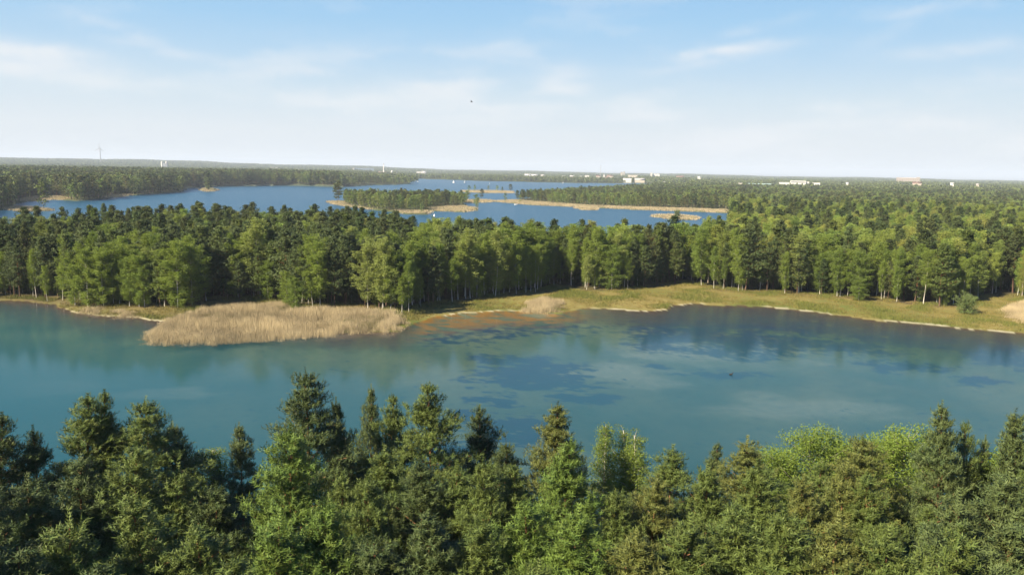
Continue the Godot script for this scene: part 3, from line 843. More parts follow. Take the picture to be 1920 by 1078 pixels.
func make_woods() -> void:
	var pine_wood := mat(Color(1, 1, 1), 0.9, 0.2)
	pine_wood.vertex_color_use_as_albedo = true
	var tones := [Color(0.062, 0.088, 0.03), Color(0.088, 0.122, 0.031), Color(0.082, 0.112, 0.04), Color(0.108, 0.125, 0.034), Color(0.094, 0.146, 0.029)]
	var pine_leaves := []
	for t in tones: pine_leaves.append(leaf_mat(t, 0.45))
	var birch_leaves := [leaf_mat(Color(0.185, 0.25, 0.05), 0.95), leaf_mat(Color(0.235, 0.285, 0.085), 0.95), leaf_mat(Color(0.15, 0.215, 0.044), 0.95), leaf_mat(Color(0.15, 0.21, 0.042), 0.9)]
	var lime_leaves := leaf_mat(Color(0.14, 0.205, 0.036), 0.8, 0.55)
	# --- the near bank
	var base_pine := {"H": 17.0, "R": 3.0, "base": 0.24, "round": 0.35, "whorl": 0.85, "nb": 5, "node": 0.46, "shoots": 11, "needles": 10, "nl": 0.16, "nw": 0.02, "sl": 0.32, "pad": 0.6, "tip_len": 2.2, "rough": 0.6, "candle": 0.14}
	var near_specs := []
	for e in [{"round": 0.15}, {"round": 0.4, "base": 0.3}, {"round": 0.25}, {"round": 0.05, "nb": 6}, {"round": 0.3, "ragged": 0.2}, {"round": 0.5, "ragged": 0.12}, {"round": 0.2, "ragged": 0.15}, {"round": 0.0, "whorl": 0.75}, {"round": 0.0}, {"round": 0.35, "nb": 6}]:
		var sp := base_pine.duplicate()
		sp.merge(e, true)
		near_specs.append(sp)
	var near_pines := variants(pine, 10, 100, near_specs)
	print("near pines ", Time.get_ticks_msec(), " tris ", near_pines[0][1].surface_get_array_len(0) / 3)
	var near_birches := variants(leafy, 3, 300, [{"H": 16.0, "R": 1.5, "base": 0.2, "step": 0.22, "nb": 2, "el0": 0.7, "el1": 1.2, "droop": 0.4, "leaf": 0.08, "leaves": 150.0, "clumps": 4.5, "spread": 0.32, "shape": 0.75, "white": true, "bark": Color(0.62, 0.6, 0.55)}])
	var near_limes := variants(leafy, 3, 330, [{"H": 15.0, "R": 2.3, "base": 0.25, "step": 0.3, "nb": 2, "el0": 0.5, "el1": 1.1, "droop": 0.0, "leaf": 0.095, "leaves": 210.0, "clumps": 3.4, "spread": 0.45, "shape": 0.8, "white": false, "bark": Color(0.3, 0.29, 0.24)}])
	var rng := RandomNumberGenerator.new()
	rng.seed = 42
	var tone_words := ["dark green pine", "olive green pine", "grey-green pine", "tawny olive pine", "fresh bright green pine"]
	for n in NEAR_TREES:
		var where := Vector3(n[0], 0, n[1])
		var pr := polar(where.x, where.z)
		where.y = land_height(pr.x, pr.y) - 0.1
		var turn := rng.randf() * TAU
		var label: String = n[6]
		if n[4] == "pine":
			var tone: int = n[5]
			var pick: int
			if tone == 2: pick = [7, 8, 3][rng.randi() % 3]
			elif label.contains("twin"): pick = 2
			elif label.contains("dome") or label.contains("bushy") or label.contains("flat"): pick = [1, 5, 9][rng.randi() % 3]
			elif label.contains("cone") or label.contains("spire"): pick = [3, 0][rng.randi() % 2]
			else: pick = [0, 1, 3, 4, 5, 6, 9][rng.randi() % 7]
			var s: float = clampf(n[3] * 1.35 / 5.4, 0.64, 1.65)
			if label == "":
				label = ("slim " if n[3] < 5.6 else "broad " if n[3] > 6.6 else "") + tone_words[tone] + (" well in front of " if pr.y < 39.0 else " just before ") + near_landmark(pr.x)
			tree("pine_tree", near_pines[pick], pine_wood, pine_leaves[tone], where, turn, Vector3(s, (n[2] + 1.6 - where.y) / 17.0, s), label, "pine", "pines on the near bank")
		elif n[4] == "birch":
			var s: float = clampf(n[3] * 1.1 / 3.0, 0.6, 1.6)
			tree("birch_tree", near_birches[rng.randi() % 3], pine_wood, birch_leaves[n[5]], where, turn, Vector3(s, (n[2] + 1.6 - where.y) / 16.0, s), label, "birch", "birches on the near bank")
		else:
			var s: float = clampf(n[3] * 1.1 / 4.6, 0.6, 1.6)
			tree("broadleaf_tree", near_limes[rng.randi() % 3], pine_wood, lime_leaves, where, turn, Vector3(s, (n[2] + 1.6 - where.y) / 15.0, s), label, "tree", "lime green trees on the near bank")
	print("near trees ", Time.get_ticks_msec())
	# --- the wood across the lake
	var mid_pine_spec := {"H": 18.0, "R": 3.1, "base": 0.26, "round": 0.5, "whorl": 0.9, "nb": 5, "node": 0.8, "shoots": 4, "needles": 5, "nl": 0.42, "nw": 0.085, "sl": 0.5, "tips": 3, "rough": 0.8, "pad": 0.8}
	var mid_specs := []
	for e in [{"round": 0.7, "ragged": 0.15}, {"round": 1.0}, {"round": 0.8, "ragged": 0.3, "R": 3.6}, {"round": 0.5, "ragged": 0.1}, {"round": 1.0, "ragged": 0.2, "R": 3.5}, {"round": 0.9, "base": 0.2, "ragged": 0.15}]:
		var sp := mid_pine_spec.duplicate()
		sp.merge(e, true)
		mid_specs.append(sp)
	var mid_pines := variants(pine, 6, 500, mid_specs)
	var birch_spec := {"H": 18.0, "R": 2.5, "base": 0.18, "step": 0.4, "nb": 2, "el0": 0.6, "el1": 1.15, "droop": 0.35, "leaf": 0.21, "leaves": 72.0, "clumps": 2.6, "spread": 0.5, "shape": 0.8, "white": true, "bark": Color(0.5, 0.48, 0.44)}
	var birch_specs := []
	for e in [{"base": 0.24}, {"R": 2.0, "base": 0.3}, {"R": 3.1, "base": 0.16}, {"R": 2.4, "base": 0.36}, {"R": 3.5, "base": 0.06, "el0": 0.35, "leaves": 76.0}, {"R": 2.2, "base": 0.12}]:
		var sp := birch_spec.duplicate()
		sp.merge(e, true)
		birch_specs.append(sp)
	var mid_birches := variants(leafy, 6, 600, birch_specs)
	print("mid meshes ", mid_pines[0][1].surface_get_array_len(0) / 3, " ", mid_birches[0][1].surface_get_array_len(0) / 3, " ", Time.get_ticks_msec())
	# explicit trees at the wood's edge: [angle, metres behind the edge, height, mesh, tone, label]
	var edge := [
		[-28.2, -1.0, 14.0, 4, 0, "bushy fresh green birch leaning over the brown water"],
		[-24.9, 0.0, 13.0, 4, 2, "round green birch beside the dark inlet"],
		[-22.9, -1.0, 16.0, 4, 0, "broad bright birch spreading low beside the reed bed"],
		[-17.6, 6.0, 20.5, 2, 1, "tall pale green birch standing above the dark pines"],
		[-15.3, -4.0, 8.0, 4, 2, "small bushy birch standing out at the back of the reed bed"],
		[-13.6, 0.5, 16.0, 2, 0, "birch with a leaning white trunk behind the reed bed"],
		[-9.3, 0.0, 17.5, 2, 1, "large pale-leaved birch behind the end of the reed bed"],
		[-7.9, -1.0, 9.0, 1, 0, "slender young birch with white stem at the end of the reed bed"],
		[-28.9, 0.0, 13.0, 4, 0, "short birch hugging the bushy birch that leans over brown water"],
		[-27.3, 0.5, 14.0, 4, 0, "light green birch between the leaning birch and the dark inlet"],
		[-25.8, 1.0, 12.0, 2, 2, "smaller birch just behind the round green birch"],
		[-23.7, 0.5, 14.0, 2, 0, "bright birch filling the gap before the broad low birch"],
		[-22.0, -0.5, 15.0, 4, 0, "spreading birch sharing its crown with the broad bright birch"],
		[-21.1, 1.5, 13.0, 2, 2, "green birch at the back corner of the reed bed"],
		[-10.3, 0.5, 16.0, 2, 1, "pale birch leaning into the large pale-leaved birch"],
		[-8.7, 1.0, 15.0, 2, 0, "fresh green birch on the near side of the large pale-leaved birch"],
		[-3.0, 1.0, 18.5, 2, 1, "pale tall birch behind the rust-coloured shallows"],
		[-1.2, 1.5, 19.0, 5, 1, "pale slim birch next to the pale tall birch"],
		[23.6, -4.0, 6.5, 4, 2, "round young bush-like birch on the grassy shore"],
	]
	for e in edge:
		var r: float = along(FOREST, e[0]) + e[1]
		var x := r * sin(deg_to_rad(e[0]))
		var z := -r * cos(deg_to_rad(e[0]))
		var s: float = e[2] / 18.0
		var girth := maxf(s * 1.2, 0.62)
		tree("birch_tree", mid_birches[e[3]], pine_wood, birch_leaves[e[4]], Vector3(x, land_height(e[0], r) - 0.1, z), rng.randf() * TAU, Vector3(girth, s, girth), e[5], "birch")
	var cand := []   # [r behind edge, x, y, z, is pine, variant, scale, turn, tone]
	var a := -39.0
	while a < 39.0:
		var edge_r := along(FOREST, a)
		var r := edge_r + rng.randf() * 2.0
		while r < 700.0:
			var aa := a + rng.randf_range(-0.5, 0.5) * 1.0
			var rr := r + rng.randf_range(-1.6, 1.6)
			var depth := rr - along(FOREST, aa)
			var x := rr * sin(deg_to_rad(aa))
			var z := -rr * cos(deg_to_rad(aa))
			var step := lerpf(2.2, 4.4, clampf(depth / 50.0, 0.0, 1.0)) * (rr / 230.0 if rr > 230.0 else 1.0)
			r += step
			if depth < 0.0: continue
			var ahead := rr + 5.0
			if rr > 255.0 and in_far_lake(Vector2(x, z) * (ahead / rr)): break
			var c := coarse.get_noise_2d(x * 2.5 + 900.0, z * 2.5)
			var share := 0.82   # of pines
			if depth < 14.0: share = 0.24 if aa > -8.0 else 0.62
			elif aa > 14.0: share = 0.55
			elif aa > -7.0: share = 0.4
			if aa < -28.9: share = 0.85
			if aa > 8.5 and aa < 12.0: share = 0.85
			share -= 0.1 + c * 0.9
			var is_pine := rng.randf() < share
			var s := rng.randf_range(0.76, 1.12) * (0.92 if not is_pine else 0.97)
			if depth < 7.0: s *= rng.randf_range(0.6, 1.02)
			if aa < -6.0: s *= 0.95
			cand.append([rr, x, land_height(aa, rr) - 0.1, z, is_pine, rng.randi() % 6, s, rng.randf() * TAU, rng.randf(), absf(aa) < 33.5, depth, aa])
		a += 1.05
	cand.sort_custom(func(p, q): return p[0] < q[0])
	var n_pine := 0
	var n_birch := 0
	var wood_rest := Node3D.new()
	wood_rest.name = "wood"
	wood_rest.set_meta("kind", "stuff")
	tag(wood_rest, "dense mixed wood of pines and birches reaching back from the lake", "wood")
	add_child(wood_rest)
	var rest := {}
	for t in cand:
		var is_pine: bool = t[4]
		var wide: float = t[6] * (0.85 + 0.6 * fposmod(t[8] * 7.0, 1.0))
		if t[9] and (n_pine < 215 if is_pine else n_birch < 275):
			if is_pine:
				n_pine += 1
				var k := 0 if t[8] < 0.55 else 2
				tree("pine_tree", mid_pines[t[5]], pine_wood, pine_leaves[k if t[8] < 0.85 else 1], Vector3(t[1], t[2], t[3]), t[7], Vector3(wide, t[6], wide), ("%s%s pine %s %s" % [["short ", "", "tall "][int(clampf((t[6] - 0.72) * 8.0, 0.0, 2.0))], ["dark olive", "olive", "grey-green"][0 if t[8] < 0.55 else 2 if t[8] < 0.85 else 1], "at the wood's edge" if t[10] < 9.0 else "inside the wood", wood_landmark(t[11])]), "pine", "pines of the wood across the lake")
			else:
				n_birch += 1
				var k := 0 if t[8] < 0.5 else 2 if t[8] < 0.85 else 1
				tree("birch_tree", mid_birches[t[5]], pine_wood, birch_leaves[k], Vector3(t[1], t[2], t[3]), t[7], Vector3(wide, t[6], wide), ("%s%s birch %s %s" % [["short ", "", "tall "][int(clampf((t[6] - 0.68) * 8.0, 0.0, 2.0))], ["fresh green", "pale green", "deep green"][k], "at the wood's edge" if t[10] < 9.0 else "inside the wood", wood_landmark(t[11])]), "birch", "birches of the wood across the lake")
		else:
			var key := ("p%d" if is_pine else "b%d") % t[5]
			if not rest.has(key): rest[key] = []
			var bs := Basis(Vector3.UP, t[7]).scaled(Vector3(wide, t[6], wide))
			var g: float = 0.8 + 0.4 * t[8]
			rest[key].append([Transform3D(bs, Vector3(t[1], t[2], t[3])), Color(g * (0.9 + 0.25 * fposmod(t[8] * 13.0, 1.0)), g, g)])
	# saplings and bushes under and between the trees
	var low := []
	for t in cand:
		if t[0] > 330.0: continue
		for k in 2:
			if rng.randf() < 0.45: continue
			var p := Vector2(t[1] + rng.randf_range(-2.5, 2.5), t[3] + rng.randf_range(-2.5, 2.5))
			var pr := polar(p.x, p.y)
			if pr.y < along(FOREST, pr.x) + 6.0 or in_far_lake(p * 1.01): continue
			var s := rng.randf_range(0.12, 0.42)
			var g := rng.randf_range(0.6, 1.0)
			low.append([Transform3D(Basis(Vector3.UP, rng.randf() * TAU).scaled(Vector3(s * 1.3, s, s * 1.3)), Vector3(p.x, land_height(pr.x, pr.y) - 0.1, p.y)), Color(g, g, g)])
	print("cand ", cand.size(), " ", n_pine, " ", n_birch, " ", Time.get_ticks_msec())
	var stock := leaf_mat(Color(1, 1, 1), 0.6)
	for k in 6:
		var jp := joined([[mid_pines[k][0], Color(1, 1, 1), Transform3D.IDENTITY], [mid_pines[k][1], tones[[0, 2, 0, 1, 0, 2][k]], Transform3D.IDENTITY]])
		scatter("pine_stand", jp, stock, rest.get("p%d" % k, []), wood_rest)
		var jb := joined([[mid_birches[k][0], Color(1, 1, 1), Transform3D.IDENTITY], [mid_birches[k][1], [Color(0.18, 0.245, 0.05), Color(0.145, 0.205, 0.043), Color(0.19, 0.235, 0.055)][k % 3], Transform3D.IDENTITY]])
		scatter("birch_stand", jb, stock, rest.get("b%d" % k, []), wood_rest)
	scatter("undergrowth", joined([[mid_birches[4][0], Color(1, 1, 1), Transform3D.IDENTITY], [mid_birches[4][1], Color(0.085, 0.12, 0.03), Transform3D.IDENTITY]]), stock, low, wood_rest)
	# --- far woods: small trees, then whole groves
	var far_pine := []
	var far_leaf := []
	for k in 3:
		var fp := pine(800 + k, {"H": 15.0, "R": 2.8, "base": 0.3, "round": [0.3, 0.7, 0.9][k], "whorl": 1.9, "nb": 4, "node": 1.4, "shoots": 2, "needles": 4, "nl": 0.9, "nw": 0.2, "sl": 0.7, "tips": 2})
		far_pine.append(joined([[fp[0], Color(1, 1, 1), Transform3D.IDENTITY], [fp[1], Color(0.078, 0.1, 0.036), Transform3D.IDENTITY]]))
		var fl := leafy(830 + k, {"H": 14.0, "R": [2.2, 2.8, 3.0][k], "base": 0.15, "step": 0.9, "nb": 2, "el0": 0.5, "el1": 1.1, "droop": 0.2, "leaf": 0.75, "leaves": 7.0, "clumps": 1.2, "spread": 0.7, "shape": 0.8, "white": true, "bark": Color(0.35, 0.33, 0.3)})
		far_leaf.append(joined([[fl[0], Color(1, 1, 1), Transform3D.IDENTITY], [fl[1], Color(0.12, 0.165, 0.042), Transform3D.IDENTITY]]))
	print("far meshes ", far_pine[0].surface_get_array_len(0) / 3, " ", far_leaf[0].surface_get_array_len(0) / 3)
	var far_wood := Node3D.new()
	far_wood.name = "far_wood"
	far_wood.set_meta("kind", "stuff")
	tag(far_wood, "far woods on the islands and shores beyond the peninsula", "wood")
	add_child(far_wood)
	var spots := {}
	var r := 300.0
	while r < 1900.0:
		var gap := lerpf(5.2, 8.5, clampf((r - 400.0) / 900.0, 0.0, 1.0))
		var da := rad_to_deg(gap / r)
		var q := -38.0 + rng.randf() * da
		while q < 38.0:
			var aa := q + rng.randf_range(-0.5, 0.5) * da
			var rr := r + rng.randf_range(-0.5, 0.5) * gap
			q += da
			var x := rr * sin(deg_to_rad(aa))
			var z := -rr * cos(deg_to_rad(aa))
			var p := Vector2(x, z)
			if rr < 700.0 and not (Geometry2D.is_point_in_polygon(p, islands[0])):
				if rr < 690.0 and (aa > 14.5 or rr < 400.0 or aa < -33.0): continue
				if not Geometry2D.is_point_in_polygon(p, islands[0]): continue
			if in_far_lake(p) or in_far_lake(p * ((rr - 4.0) / rr)): continue
			var reedy := false
			for g in far_reeds:
				if Geometry2D.is_point_in_polygon(p, g): reedy = true
			for g in range(1, islands.size()):
				if Geometry2D.is_point_in_polygon(p, islands[g]): reedy = true
			if reedy and rng.randf() > 0.035: continue
			var c := coarse.get_noise_2d(x * 0.9, z * 0.9)
			if aa > 14.0 and coarse.get_noise_2d(x * 0.5 + 500.0, z * 1.4) > 0.34 and rr > 650.0: continue
			var is_pine := rng.randf() < 0.42 - c * 1.1 + (0.25 if aa < -14.0 else 0.0)
			var key := ("p%d" if is_pine else "b%d") % (rng.randi() % 3)
			if not spots.has(key): spots[key] = []
			var s := rng.randf_range(0.7, 1.1) * (0.88 if aa > -12.0 else 1.42)
			if Geometry2D.is_point_in_polygon(p, islands[0]): s *= 0.95
			elif aa > -2.0 and aa < 12.0 and rr > 700.0: s *= 0.85
			var wd := s * rng.randf_range(0.9, 1.3) * lerpf(1.0, 1.35, clampf((rr - 500.0) / 900.0, 0.0, 1.0))
			var g := rng.randf_range(0.75, 1.25)
			spots[key].append([Transform3D(Basis(Vector3.UP, rng.randf() * TAU).scaled(Vector3(wd, s, wd)), Vector3(x, land_height(aa, rr) - 0.1, z)), Color(g * rng.randf_range(0.85, 1.2), g, g)])
		r += gap
	var total := 0
	for k in 3:
		scatter("far_pine_stand", far_pine[k], stock, spots.get("p%d" % k, []), far_wood)
		scatter("far_birch_stand", far_leaf[k], stock, spots.get("b%d" % k, []), far_wood)
		total += spots.get("p%d" % k, []).size() + spots.get("b%d" % k, []).size()
	print("far trees ", total, " ", Time.get_ticks_msec())
	var groves := []
	for k in 3:
		var f := Foliage.new()
		var gr := RandomNumberGenerator.new()
		gr.seed = 900 + k
		for t in 26:
			var o := Vector3(gr.randf_range(-27, 27), 0, gr.randf_range(-27, 27))
			var h := gr.randf_range(10.0, 17.0)
			var tone := Color(0.075, 0.095, 0.035) if gr.randf() < 0.45 else Color(0.105, 0.135, 0.04)
			tone = tone * gr.randf_range(0.7, 1.3)
			for j in 34:
				var u := pow(gr.randf(), 0.7)
				var wd := 4.2 * sqrt(1.0 - u * u * 0.93)
				var qa := gr.randf() * TAU
				var p := o + Vector3(cos(qa) * wd * gr.randf_range(0.3, 1.0), h * (0.15 + 0.85 * u), sin(qa) * wd * gr.randf_range(0.3, 1.0))
				var n1 := off(gr).normalized()
				var n2 := n1.cross(off(gr)).normalized()
				var s := gr.randf_range(1.3, 2.3)
				f.tri(p - n1 * s, p + n1 * s * 0.5 + n2 * s * 0.8, p + n1 * s * 0.5 - n2 * s * 0.8, tone * gr.randf_range(0.85, 1.15))
		groves.append(f.mesh())
	var far_spots := [[], [], []]
	r = 1900.0
	while r < 12500.0:
		var gap := 46.0 * maxf(1.0, r / 3600.0)
		var da := rad_to_deg(gap / r)
		var q := -37.0 + rng.randf() * da
		while q < 37.0:
			var aa := q + rng.randf_range(-0.4, 0.4) * da
			var rr := r + rng.randf_range(-0.4, 0.4) * gap
			q += da
			var x := rr * sin(deg_to_rad(aa))
			var z := -rr * cos(deg_to_rad(aa))
			var p := Vector2(x, z)
			if in_far_lake(p) or in_far_lake(p * ((rr - 34.0) / rr)): continue
			if coarse.get_noise_2d(x * 0.22, z * 0.22 + 77.0) > 0.3 and rr > 2900.0: continue
			var sc := maxf(1.0, r / 3600.0)
			var sh := rng.randf_range(0.8, 1.15)
			var blocked := false
			for b in BUILDINGS:
				var bp := Vector2(b[0], b[1])
				var dist := bp.distance_to(p)
				if dist < 34.0 * sc + b[3] * 0.5: blocked = true
				elif dist < 520.0 and rr < bp.length():
					var side := absf(p.cross(bp)) / bp.length()
					if side < 40.0 + b[3] * 0.5: sh = rng.randf_range(1.15, 1.4) if b[2] > 26.0 else minf(sh, rng.randf_range(0.5, 0.72))
			if blocked: continue
			var g := rng.randf_range(0.8, 1.2)
			far_spots[rng.randi() % 3].append([Transform3D(Basis(Vector3.UP, rng.randf() * TAU).scaled(Vector3(sc, sh, sc)), Vector3(x, land_height(aa, rr) - 0.3, z)), Color(g, g, g)])
		r += gap
	for k in 3: scatter("grove", groves[k], stock, far_spots[k], far_wood)
	print("groves ", far_spots[0].size() * 3, " ", Time.get_ticks_msec())

func reed_clump(rng: RandomNumberGenerator, blades: int, spread: float, h: float, w: float) -> ArrayMesh:
	var f := Foliage.new()
	for k in blades:
		var b := Vector3(rng.randf_range(-spread, spread), -0.1, rng.randf_range(-spread, spread))
		var qa := rng.randf() * TAU
		var side := Vector3(cos(qa), 0, sin(qa)) * w
		var top := b + Vector3(rng.randf_range(-0.25, 0.4) * h * 0.4, h * rng.randf_range(0.7, 1.1), rng.randf_range(-0.25, 0.25) * h * 0.4)
		var g := rng.randf_range(0.75, 1.2)
		f.tri(b - side, b + side, top, Color(g, g * rng.randf_range(0.94, 1.02), g * rng.randf_range(0.85, 1.05)))
	return f.mesh()

func inside_spots(poly: PackedVector2Array, gap: float, rng: RandomNumberGenerator) -> Array:
	var lo := poly[0]
	var hi := poly[0]
	for p in poly:
		lo = lo.min(p)
		hi = hi.max(p)
	var out := []
	var x := lo.x
	while x < hi.x:
		var z := lo.y
		while z < hi.y:
			var p := Vector2(x + rng.randf_range(-0.5, 0.5) * gap, z + rng.randf_range(-0.5, 0.5) * gap)
			if Geometry2D.is_point_in_polygon(p, poly): out.append(p)
			z += gap
		x += gap
	return out

func make_reeds_and_grass() -> void:
	var rng := RandomNumberGenerator.new()
	rng.seed = 77
	var reed_mat := leaf_mat(Color(0.36, 0.31, 0.21), 0.5, 0.8)
	var clump := reed_clump(rng, 34, 0.55, 1.75, 0.013)
	var labels := ["wide bed of pale dry reeds along the lake's far shore", "low dry reeds on the bank beside the dark inlet", "short strip of dry reeds below the birches", "round patch of pale dry reeds on the grassy shore", "dry reeds at the end of the grassy shore"]
	for i in near_reeds.size():
		var spots := []
		for p in inside_spots(near_reeds[i], 0.55, rng):
			var pr := polar(p.x, p.y)
			var n := coarse.get_noise_2d(p.x * 6.0, p.y * 6.0)
			var rim := 99.0
			for k in near_reeds[i].size():
				rim = minf(rim, Geometry2D.get_closest_point_to_segment(p, near_reeds[i][k], near_reeds[i][(k + 1) % near_reeds[i].size()]).distance_to(p))
			var edge_n := fine.get_noise_2d(p.x * 5.0, p.y * 5.0)
			if rim + edge_n * 4.5 < rng.randf() * 2.4: continue
			var s: float = (0.85 + n * 0.5 + edge_n * 0.25) * smoothstep(-1.5, 1.6 if i == 3 else 3.5, rim) * [1.0, 0.65, 0.55, 1.0, 0.9][i] * rng.randf_range(0.85, 1.15)
			var g := 0.95 + n * 0.5 + edge_n * 0.3 + rng.randf_range(-0.15, 0.15)
			spots.append([Transform3D(Basis(Vector3.UP, rng.randf() * TAU).scaled(Vector3(1, s, 1)), Vector3(p.x, clampf(land_height(pr.x, pr.y), -0.25, 0.8), p.y)), Color(g, g * 0.98, g * 0.95)])
		var n0 := Node3D.new()
		n0.name = numbered("reed_bed")
		add_child(n0)
		tag(n0, labels[i], "reeds", "", "stuff")
		scatter("reeds", clump, reed_mat, spots, n0)
		print("reeds ", spots.size())
	var patch := reed_clump(rng, 44, 3.6, 1.9, 0.13)
	var far := Node3D.new()
	far.name = "far_reed_bed"
	add_child(far)
	tag(far, "strips of pale dry reeds along the far islands and shores", "reeds", "", "stuff")
	var fs := []
	for poly in far_reeds:
		for p in inside_spots(poly, 4.5, rng):
			if in_far_lake(p) : continue
			var g := rng.randf_range(0.85, 1.15)
			fs.append([Transform3D(Basis(Vector3.UP, rng.randf() * TAU).scaled(Vector3(1, rng.randf_range(0.6, 1.1), 1)), Vector3(p.x, 0.2, p.y)), Color(g, g, g)])
	scatter("reeds", patch, reed_mat, fs, far)
	print("far reeds ", fs.size())
	# heath and grass between the water and the wood
	var tuft := reed_clump(rng, 14, 0.5, 0.6, 0.05)
	var gs := []
	var a := -34.5
	while a < 34.5:
		var s1 := along(SHORE, a)
		var wood := along(FOREST, a)
		var r := s1 + 1.8
		while r < wood + 6.0:
			var aa := a + rng.randf_range(-0.1, 0.1)
			var rr := r + rng.randf_range(-0.4, 0.4)
			r += 0.75
			var x := rr * sin(deg_to_rad(aa))
			var z := -rr * cos(deg_to_rad(aa))
			var c := coarse.get_noise_2d(x * 5.0, z * 5.0)
			if c < -0.2 and rng.randf() < 0.6: continue
			var h := land_height(aa, rr)
			if h < 0.12: continue
			var s := rng.randf_range(0.4, 1.2) * (1.0 + c * 1.6)
			var g := rng.randf_range(0.8, 1.2)
			var warm := clampf(0.5 - c * 1.6, 0.0, 1.0)
			gs.append([Transform3D(Basis(Vector3.UP, rng.randf() * TAU).scaled(Vector3(1, s, 1)), Vector3(x, h, z)), Color(g * lerpf(0.75, 1.25, warm), g * lerpf(0.92, 1.05, warm), g * lerpf(0.7, 1.2, warm))])
		a += 0.2
	var grass := Node3D.new()
	grass.name = "shore_grass"
	add_child(grass)
	tag(grass, "olive and straw-coloured grass and heath on the lake shore", "grass", "", "stuff")
	scatter("grass", tuft, leaf_mat(Color(0.145, 0.135, 0.042), 0.3, 0.85), gs, grass)
	print("grass ", gs.size())

# ---------------------------------------------------------------- town, harbour and boats
func prism(w: float, d: float, h: float) -> ArrayMesh:   # a gable roof with its ridge along x
	var st := SurfaceTool.new()
	st.begin(Mesh.PRIMITIVE_TRIANGLES)
	var a := Vector3(-w / 2, 0, -d / 2)
	var b := Vector3(w / 2, 0, -d / 2)
	var c := Vector3(w / 2, 0, d / 2)
	var e := Vector3(-w / 2, 0, d / 2)
	var f := Vector3(-w / 2, h, 0)
	var g := Vector3(w / 2, h, 0)
	for t in [[e, f, g], [e, g, c], [b, g, f], [b, f, a], [a, f, e], [c, g, b], [a, e, c], [a, c, b]]:
		for p in t: st.add_vertex(p)
	st.generate_normals()
	return st.commit()

func sheet_from(pts: Array) -> ArrayMesh:   # a thin solid fan, 4 cm thick along z
	var st := SurfaceTool.new()
	st.begin(Mesh.PRIMITIVE_TRIANGLES)
	var o := Vector3(0, 0, 0.04)
	for i in range(1, pts.size() - 1):
		for p in [pts[0], pts[i], pts[i + 1]]: st.add_vertex(p + o)
		for p in [pts[0], pts[i + 1], pts[i]]: st.add_vertex(p - o)
	for i in pts.size():
		var p: Vector3 = pts[i]
		var q: Vector3 = pts[(i + 1) % pts.size()]
		for t in [p + o, p - o, q - o, p + o, q - o, q + o]: st.add_vertex(t)
	st.generate_normals()
	return st.commit()

func hull(l: float, w: float, h: float) -> ArrayMesh:
	var st := SurfaceTool.new()
	st.begin(Mesh.PRIMITIVE_TRIANGLES)
	var rows := []
	for i in 7:
		var t := i / 6.0
		var half := w * 0.5 * (pow(sin(PI * (0.28 + 0.72 * t)), 0.7) if t < 1.0 else 0.0)
		var x := (t - 0.5) * l
		var keel := -0.25 * h * sin(PI * clampf(t * 0.9 + 0.1, 0.0, 1.0))
		rows.append([Vector3(x, h * (1.0 + 0.25 * t * t), half), Vector3(x, keel, half * 0.55), Vector3(x, keel, -half * 0.55), Vector3(x, h * (1.0 + 0.25 * t * t), -half)])
	for i in 6:
		for k in 4:
			var p: Vector3 = rows[i][k]
			var q: Vector3 = rows[i][(k + 1) % 4]
			var r: Vector3 = rows[i + 1][k]
			var s: Vector3 = rows[i + 1][(k + 1) % 4]
			for v in [p, r, q, q, r, s]: st.add_vertex(v)
	for v in [rows[0][0], rows[0][1], rows[0][2], rows[0][0], rows[0][2], rows[0][3]]: st.add_vertex(v)
	st.generate_normals()
	return st.commit()

